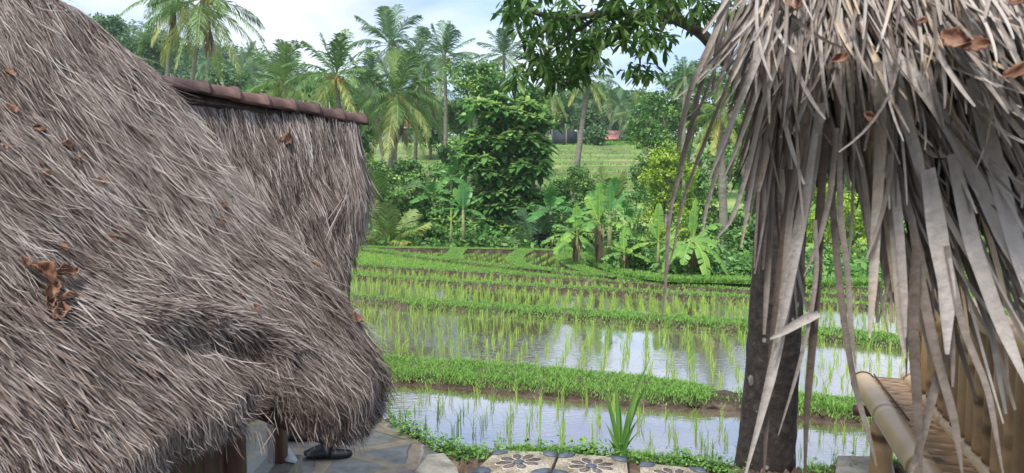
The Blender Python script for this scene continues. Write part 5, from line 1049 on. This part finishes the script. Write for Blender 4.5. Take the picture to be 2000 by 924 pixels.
# shrubs and undergrowth at the foot of the tree belt
sh = [(700, 458, 22, 20, 29, 'pale shrub at the paddy edge by the further hut', 'broad'), (800, 463, 20, 17, 28, 'small leafy shrub beside the young yellow-green palm', 'weed'), (850, 455, 28, 22, 28.5, 'fern-like shrub under the banana at the paddy edge', 'weed'), (900, 462, 22, 20, 28.5, 'low shrub next to the breadfruit trunk', 'broad'),
      (940, 470, 18, 12, 27.5, 'bright low weeds bush at the striped paddy edge', 'weed'), (1060, 472, 16, 14, 27, 'dark purple-black shrub beyond the curved paddies', 'dark_shrub'), (1085, 460, 20, 22, 27.5, 'shrub under the light green banana leaves', 'broad'), (1370, 520, 24, 22, 16.6, 'dark bush behind the ragged banana', 'broad'), (1440, 535, 34, 14, 16.4, 'dull green bush beside the lichen-spotted trunk', 'broad'), (1245, 505, 26, 26, 17.5, 'dark bush between the banana clumps', 'broad'),
      (730, 455, 18, 16, 29.5, 'leafy shrub between the hut and the young palm', 'weed'), (1010, 455, 34, 18, 34, 'dark undergrowth bush behind the breadfruit trunk', 'broad'), (960, 445, 40, 26, 35, 'shaded bush behind the breadfruit tree', 'broad'), (770, 430, 44, 40, 33, 'dark bush behind the young palms', 'broad'), (880, 420, 40, 50, 32, 'dark bush behind the tall banana', 'broad'), (1090, 420, 34, 40, 31, 'bush behind the grey-green young palm', 'broad'), (820, 380, 44, 44, 35, 'high dark bush below the terraces', 'broad'), (720, 380, 40, 44, 36, 'bush under the arching young palm', 'broad'),
      (1190, 480, 30, 22, 25, 'bush behind the striped-leaf bananas', 'broad'), (1330, 520, 26, 24, 17.6, 'dark bush between the two right-hand bananas', 'broad'), (1560, 530, 40, 18, 17.5, 'low bush behind the trunk and palm strands', 'broad'), (1700, 535, 60, 14, 18.5, 'low dark hedge-like bush beyond the far grass', 'broad')]
M['dark_shrub'] = leafmat('dark_shrub', (.008, .010, .010), (.02, .025, .02), (.05, .05, .04))
for i, (x_, y_, rx, ry, Y_, lab, m_) in enumerate(sh):
    lab = lab.replace('two right-hand bananas', 'straight and ragged bananas')
    g = RNG(i+50); lb = [(x_+g.uniform(-.55, .55)*rx, y_+g.uniform(-.5, .4)*ry, rx*g.uniform(.4, .65), ry*g.uniform(.4, .65)) for _ in range(5)]+[(x_, y_+ry*.5, rx, ry*.5)]
    T_('shrub', lab, 'shrub', lb, Y_, (x_, y_+ry), m_, 80+i, .11 if Y_ > 20 else .08, 1.1, .02, .15, Yj=.3)

belt = [(735, 350, 44, 50, 37, 'dark bush mass under the orange-nutted palm'), (800, 345, 46, 44, 38, 'dark bush mass under the nearest central palm'), (870, 355, 44, 50, 37, 'dark bush mass under the slim palm'), (905, 310, 30, 40, 36, 'dark climber-hung bush touching the breadfruit tree'),
        (1075, 380, 34, 34, 34, 'dark bush at the far edge of the breadfruit tree'), (780, 400, 70, 50, 32, 'deep shaded thicket behind the young palms'), (850, 430, 60, 36, 32, 'deep shaded thicket behind the wide-leaved banana'), (1075, 440, 45, 36, 33, 'deep shaded thicket beyond the curved paddies'), (1150, 470, 50, 30, 27, 'shaded thicket behind the striped bananas'), (1350, 510, 60, 26, 27, 'shaded thicket behind the straight and ragged bananas'), (1450, 480, 70, 60, 27, 'shaded thicket beside the lichen trunk')]
for i, (x_, y_, rx, ry, Y_, lab) in enumerate(belt):
    g = RNG(i+150); lb = [(x_+g.uniform(-.6, .6)*rx, y_+g.uniform(-.5, .5)*ry, rx*g.uniform(.35, .6), ry*g.uniform(.35, .6)) for _ in range(7)]
    T_('thicket', lab, 'bush', lb, Y_, (x_, y_+ry), 'broad', 180+i, .17, 1.0, .04, .2, Yj=.6)

# ============================================================ BANANAS
def banana(bx, by, Y, H, leaves, label, m_='banana', seed=0, stem_h=.45, dry=0, name='banana_plant', lw=.17):
    """H plant height in metres; leaves: (azimuth deg, elevation deg, length, droop, width factor)"""
    if Y > 30: Y, H = Y*1.15, H*1.15
    elif Y > 24: Y, H = Y*.9, H*.93
    g = RNG(700+seed); base = P(bx, by, Y); t0 = thing(name, label, 'banana plant', base); sh_ = stem_h*H; top = base+[g.normal()*.03, 0, sh_]
    b = MB(); tube(b, [base-[0, 0, .15], (base+top)/2+[.01, 0, 0], top], [.052*H/1.6, .042*H/1.6, .026*H/1.6], 9, noise=.06, rs=g); b.build('stem', M['banana_stem'], t0, smooth=True)
    for (az, el, ln, dp, wf) in leaves:
        ln = ln*H; a, e = R(az), R(el); k = 22; t = np.linspace(0, 1, k); d0 = np.array([math.cos(a)*math.cos(e), math.sin(a)*math.cos(e), math.sin(e)]); p = top+d0*(t*ln)[:, None]; p[:, 2] -= dp*ln*t**2; h_ = 1-.25*dp*t**2; p[:, :2] = top[:2]+(p[:, :2]-top[:2])*h_[:, None]
        T = unit(np.gradient(p, axis=0)); sd = unit(np.cross(T, [0, 0, 1.])+1e-4*np.array([1, 0, 0])); 
        if el > 75: sd = np.broadcast_to(unit(np.array([1., .3, 0])), sd.shape)
        nr = np.cross(sd, T); W = lw*ln*wf*np.sin(np.clip((t-.14)/.86, 0, 1)*np.pi)**.45; W[t < .16] = .012
        b = MB(); col = g.uniform(.25, .6)
        for s_ in (-1, 1):      # two half blades torn into strips
            brk = np.concatenate([[0], np.cumsum(g.integers(1, 5, 20))]); brk = brk[brk < k-1]; brk = np.append(brk, k-1)
            for j in range(len(brk)-1):
                i0, i1 = brk[j], brk[j+1]; i_ = np.arange(i0, i1+1); sag = g.uniform(.05, .5)*(.5+dp)
                inner = p[i_]; w_ = W[i_][:, None]; gap = np.zeros(len(i_)); gap[0] = g.uniform(0, .10); gap[-1] = -g.uniform(0, .10)
                outer = inner+sd[i_]*s_*w_*(1-.2*sag)-np.array([0, 0, 1.])*w_*sag+T[i_]*(w_*.15+(gap*ln*.25)[:, None]); midp = (inner+outer)/2+nr[i_]*w_*.10
                sheet(b, np.stack([inner, midp, outer]), np.clip(col+g.normal()*.10+np.array([-.05, .0, .16])[:, None]*np.ones(len(i_)), 0, 1))
        ribbons(b, (p+nr*.004)[None], np.interp(t, [0, 1], [.016, .003])[None], sd[None], min(col+.4, 1)); b.build('leaf', M[m_] if not (dry and el < -20 and g.uniform() < .6) else M['banana_dry'], t0, smooth=True)
    if dry:
        b = MB(); n = 14*dry; p0 = top-[0, 0, 1]*np.array([0, 0, 1.])*g.uniform(0, .5, (n, 1))*sh_; az = g.uniform(0, 6.28, n); o_ = np.stack([np.cos(az), np.sin(az), np.zeros(n)], -1)*.07
        p0 = top-np.array([0, 0, 1.])*g.uniform(0, .45, (n, 1))*sh_; ribbons(b, np.stack([p0, p0+o_, p0+o_*1.4-[0, 0, .25*H/2], p0+o_*1.2-[0, 0, .45*H/2]], 1), np.array([.01, .03, .035, .01])[None]*H/1.6, rdir(g, n)[:, None], g.uniform(0, 1, n)); b.build('dry_leaf', M['banana_dry'], t0)
    return t0
full = lambda s, n=8, L_=.6: [(RNG(s).uniform(0, 360)+i*137.5, 80-i*(95/n)+RNG(s+i).normal()*6, L_*(.8+.25*RNG(s+i+9).uniform()), .35+.3*RNG(s+i+3).uniform(), 1) for i in range(n)]
banana(1125, 520, 19.2, 1.8, [(95, 82, .5, .05, .8), (180, 45, .6, .5, 1), (190, 15, .62, .45, 1), (10, 50, .55, .5, 1), (-20, 20, .5, .5, 1), (230, 5, .6, .5, 1), (140, 30, .5, .4, 1), (-60, 0, .5, .6, 1)], 'banana plant at the end of the clump, lower leaves yellow-striped', 'banana', 1, .45, 1)
banana(1172, 525, 18.4, 2.2, [(100, 88, .5, .02, .7), (120, 60, .5, .2, 1), (200, 38, .62, .55, 1.1), (-10, 42, .60, .6, 1.1), (0, 10, .55, .6, 1), (185, 12, .6, .6, 1), (-40, 25, .55, .6, 1), (240, 30, .5, .6, 1)], 'tallest banana plant of the clump, with yellow-striped arching leaves', 'banana', 2, .5, 1)
banana(1218, 527, 17.2, 1.25, [(100, 75, .5, .1, .9), (180, 40, .55, .4, 1), (0, 45, .55, .4, 1), (-30, 10, .6, .4, 1), (210, 15, .6, .4, 1), (-80, 30, .5, .4, 1), (130, 50, .5, .3, 1), (40, 30, .5, .4, 1)], 'small bright banana sucker with ragged leaves in front of the clump', 'banana', 3, .3, 1)
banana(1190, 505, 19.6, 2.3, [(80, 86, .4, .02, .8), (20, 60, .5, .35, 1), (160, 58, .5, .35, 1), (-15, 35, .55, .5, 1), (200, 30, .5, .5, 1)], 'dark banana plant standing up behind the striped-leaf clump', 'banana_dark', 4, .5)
banana(1283, 532, 17.4, 1.7, [(90, 88, .55, .0, .8), (175, 22, .62, .35, .9), (15, 40, .55, .35, .9), (-5, 10, .55, .4, .9), (200, 8, .6, .4, .9), (-60, 20, .5, .5, .9), (120, 60, .4, .2, .9)], 'banana plant with one straight upright leaf and a dry stump beside it', 'banana', 5, .42)
banana(1352, 545, 16.3, 1.7, [(95, 84, .45, .0, .75), (60, 82, .6, .02, .5), (20, 46, .66, .35, .85), (170, 12, .55, .5, 1), (-10, 15, .6, .6, .9), (200, -5, .55, .6, 1), (-30, -5, .6, .7, .9), (-80, 0, .55, .8, .9), (240, 10, .5, .7, 1)], 'ragged banana plant with brown hanging leaves on the grass verge', 'banana', 6, .48, 3)
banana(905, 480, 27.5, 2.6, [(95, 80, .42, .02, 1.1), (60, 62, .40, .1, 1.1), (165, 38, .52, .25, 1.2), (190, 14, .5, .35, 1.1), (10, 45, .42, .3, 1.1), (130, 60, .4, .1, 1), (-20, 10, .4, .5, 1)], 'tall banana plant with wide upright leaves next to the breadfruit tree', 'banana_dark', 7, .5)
banana(880, 478, 26.6, 1.35, [(100, 82, .35, .0, .5), (182, 14, .62, .15, .55), (50, 52, .5, .2, .6), (-5, 2, .62, .1, .6), (120, 40, .3, .3, .6), (-60, 10, .3, .3, .6)], 'thin young banana with yellow-barred leaves at the paddy edge', 'banana', 8, .62)
for i, (x_, y_, Y_, H_, lab) in enumerate([(848, 440, 32, 3.0, 'dark banana plant under the terraces with broad upright leaves'), (800, 450, 32, 2.4, 'shaded banana plant behind the small leafy shrub'), (880, 400, 35, 3.0, 'dark banana plant behind the tall wide-leaved one'), (1075, 470, 28, 2.7, 'green banana plant beyond the curved paddies, beside the young palm'), (1098, 465, 29, 2.3, 'banana plant before the compact dark tree'),
                                           (1200, 440, 26, 2.2, 'blue-green banana plant behind the bright clump, under the terraces'), (1160, 450, 25, 1.9, 'banana plant below the compact dark tree'), (950, 478, 27.2, 1.1, 'short broad-leaved plant at the foot of the breadfruit tree'), (740, 470, 29, 1.9, 'shaded banana plant behind the wispy edge of the further hut')]):
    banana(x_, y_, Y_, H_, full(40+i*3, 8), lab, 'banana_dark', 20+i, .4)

# ============================================================ BUILDINGS on the slope
KB = 1.56
def kk(*a): return np.array(a, float)*KB
def bx_(t0, nm, c, s, M_, rz=0): b = MB(); box(b, c, kk(*s), rz); return b.build(nm, M_, t0)
# house behind the palms
c = P(782, 262, 64*KB); hz = c[2]; t0 = thing('house', 'low house with reddish roof behind the central palm trunks, yellow trim at one end', 'house', (c[0], c[1], hz-1.5))
c = P(782, 268, 64*KB); bx_(t0, 'wall', c+kk(0, .8, -.4), (3.7, 1.6, 1.9), M['white_wall']); bx_(t0, 'doorway', c+kk(.5, -.02, -.1), (.7, .06, .9), M['dark_wall'])
bx_(t0, 'window', c+kk(-.6, -.02, 0), (.6, .06, .5), M['dark_wall']); bx_(t0, 'yellow_board', c+kk(-1.6, -.3, .6), (.8, .08, .14), M['yellow'])
b = MB(); e = [P(735, 248, 63.4*KB), P(828, 249, 63.4*KB)]; rr = [P(750, 234, 64.6*KB), P(818, 234, 64.6*KB)]; bk = [e[1]+kk(0, 3, 0), e[0]+kk(0, 3, 0)]
b.add([*e, *rr, *bk], [np.array([[0, 1, 3, 2], [5, 4, 3, 2][::-1]]), np.array([[0, 2, 5], [1, 4, 3]])]); o = b.build('roof', M['brown_roof'], t0); s_ = o.modifiers.new('s', 'SOLIDIFY'); s_.thickness = .08
bx_(t0, 'fascia', (np.array(e[0])+e[1])/2+kk(0, -.03, -.05), (4.1, .05, .12), M['white_wall'])
# rusty-roofed house
t0 = thing('house', 'small house with faded rusty pink metal roof at the top of the terraces', 'house', P(1195, 280, 63*KB)-kk(0, 0, .2))
c = P(1197, 275, 63.5*KB); bx_(t0, 'wall', c+kk(0, 1.0, -.15), (1.9, 1.6, .7), M['white_wall']); b = MB(); q = [P(1170, 272, 62.6*KB), P(1218, 272, 62.6*KB), P(1214, 255, 64.2*KB), P(1178, 255, 64.2*KB)]
bk = [q[1]+kk(0, 3.2, 0), q[0]+kk(0, 3.2, 0)]; b.add([*q, *bk], [np.array([[0, 1, 2, 3], [3, 2, 4, 5]]), np.array([[0, 3, 5], [1, 4, 2]])]); o = b.build('roof', M['rust_roof'], t0); s_ = o.modifiers.new('s', 'SOLIDIFY'); s_.thickness = .05
c = P(1245, 276, 63*KB); t1 = thing('shed', 'tiny pale shed roof half hidden by the round bush', 'shed', c-kk(0, 0, .5)); bx_(t1, 'wall', c+kk(0, .3, -.2), (1.2, .9, .5), M['dark_wall']); b = MB(); q = c+kk(0, -.2, .1); b.add([q+kk(-.8, -.3, -.1), q+kk(.8, -.3, -.1), q+kk(.7, .9, .25), q+kk(-.7, .9, .25)], np.array([[0, 1, 2, 3]])); o = b.build('roof', M['wood_grey'], t1); s_ = o.modifiers.new('s', 'SOLIDIFY'); s_.thickness = .05
# dark roofed pavilion
c = P(1130, 252, 66*KB); t0 = thing('pavilion', 'small open pavilion with a dark pointed roof behind the net fence', 'pavilion', c-kk(0, 0, 1.5)); b = MB(); w_ = .9
b.add([c+kk(-w_, -w_, 0), c+kk(w_, -w_, 0), c+kk(w_, w_, 0), c+kk(-w_, w_, 0), c+kk(0, 0, .5)], [np.array([[0, 1, 4], [1, 2, 4], [2, 3, 4], [3, 0, 4]]), np.array([[3, 2, 1, 0]])]); b.build('roof', M['dark_wall'], t0)
for a, d_ in ((-.7, -.7), (.7, -.7), (.7, .7), (-.7, .7)): bx_(t0, 'post', c+kk(a, d_, -.75), (.08, .08, 1.5), M['wood_dark'])
# black net fence: panels between posts
t0 = thing('net_fence', 'black shade-net fence at the top of the terraced field', 'fence', P(1080, 285, 58*KB)); q = [P(1078, 270, 56*KB), P(1106, 271, 55*KB), P(1128, 272, 56.5*KB), P(1146, 274, 58*KB)]
for i in range(3):
    a, e = q[i], q[i+1]; b = MB(); hh = .62; b.add([a-kk(0, 0, hh), e-kk(0, 0, hh), e+kk(0, 0, hh-.03), (a+e)/2+kk(0, 0, hh-.08), a+kk(0, 0, hh)], [np.arange(5)[None]]); o = b.build('net', M['net'], t0); s_ = o.modifiers.new('s', 'SOLIDIFY'); s_.thickness = .02
for a in q: b = MB(); tube(b, [a-kk(0, 0, .9), a, a+kk(0, 0, .66)], .05, 6); b.build('post', M['wood_grey'], t0)
for x_, lab in ((1157, 'pale post standing closer to the leaning palm trunk'), (1174, 'pale post standing closer to the rusty roof')):
    a = P(x_, 243, 68*KB); b = MB(); tube(b, [P(x_, 262, 68*KB)-kk(0, 0, 1), a, P(x_, 209, 68*KB)], .10, 8); tag(b.build('pale_post', M['concrete'], smooth=True), lab, 'post')
# tall grass along the head of the terraces
g = RNG(90); b_ = MB(); n = 9000; X_ = P(g.uniform(1050, 1250, n), 285, g.uniform(86, 99, n)); pos = X_.copy(); pos[:, 2] = [gz(a, b) for a, b in X_[:, :2]]
blades(b_, pos, .35, .11, g, .8); tag(b_.build('tall_grass', M['grass']), 'tall grass along the top of the terraced hillside', 'grass', kind='stuff')
g = RNG(91); b_ = MB(); n = 4500; px_ = np.where(g.uniform(size=n) < .6, g.uniform(1040, 1260, n), g.uniform(690, 910, n)); dY = g.uniform(60, 86, n); pos = P(px_, 300, dY); pos[:, 2] = [gz(a, b) for a, b in pos[:, :2]]
blades(b_, pos, .30, .08, g, .8); tag(b_.build('grass', M['grass']), 'grass on the steps of the terraced hillside', 'grass', kind='stuff')
# undergrowth mass on the shaded floor of the belt
g = RNG(92); b_ = MB(); n = 6000; p_ = g.uniform(600, 2000, n); yy_ = G(p_, lerp(p_, TL), -.48)[:, 1]+g.uniform(.2, 7, n); pos = P(p_, 400, yy_); pos[:, 2] = -.75+g.uniform(0, .45, n)
dr = rdir(g, n); dr[:, 2] = np.abs(dr[:, 2])*.6; dr = unit(dr); sd = perp(g, dr); ll = g.uniform(.1, .28, n); diamonds(b_, pos, dr, sd, ll, ll*.5, g.uniform(0, .8, n)); tag(b_.build('undergrowth', M['broad']), 'dark undergrowth on the floor of the tree belt', 'undergrowth', kind='stuff')
# ============================================================ HAZE
m = bpy.data.materials.new('haze'); m.use_nodes = True; N = m.node_tree.nodes; L = m.node_tree.links; N.remove(N['Principled BSDF'])
v = N.new('ShaderNodeVolumePrincipled'); v.inputs['Color'].default_value = (.80, .88, 1, 1); v.inputs['Density'].default_value = .0004; L.new(v.outputs[0], N['Material Output'].inputs['Volume'])
b_ = MB(); box(b_, (0, 680, 27), (3000, 1440, 60)); o = b_.build('haze', m); tag(o, kind='stuff'); o['label'] = 'thin bluish humid air over the valley'; o['category'] = 'haze'
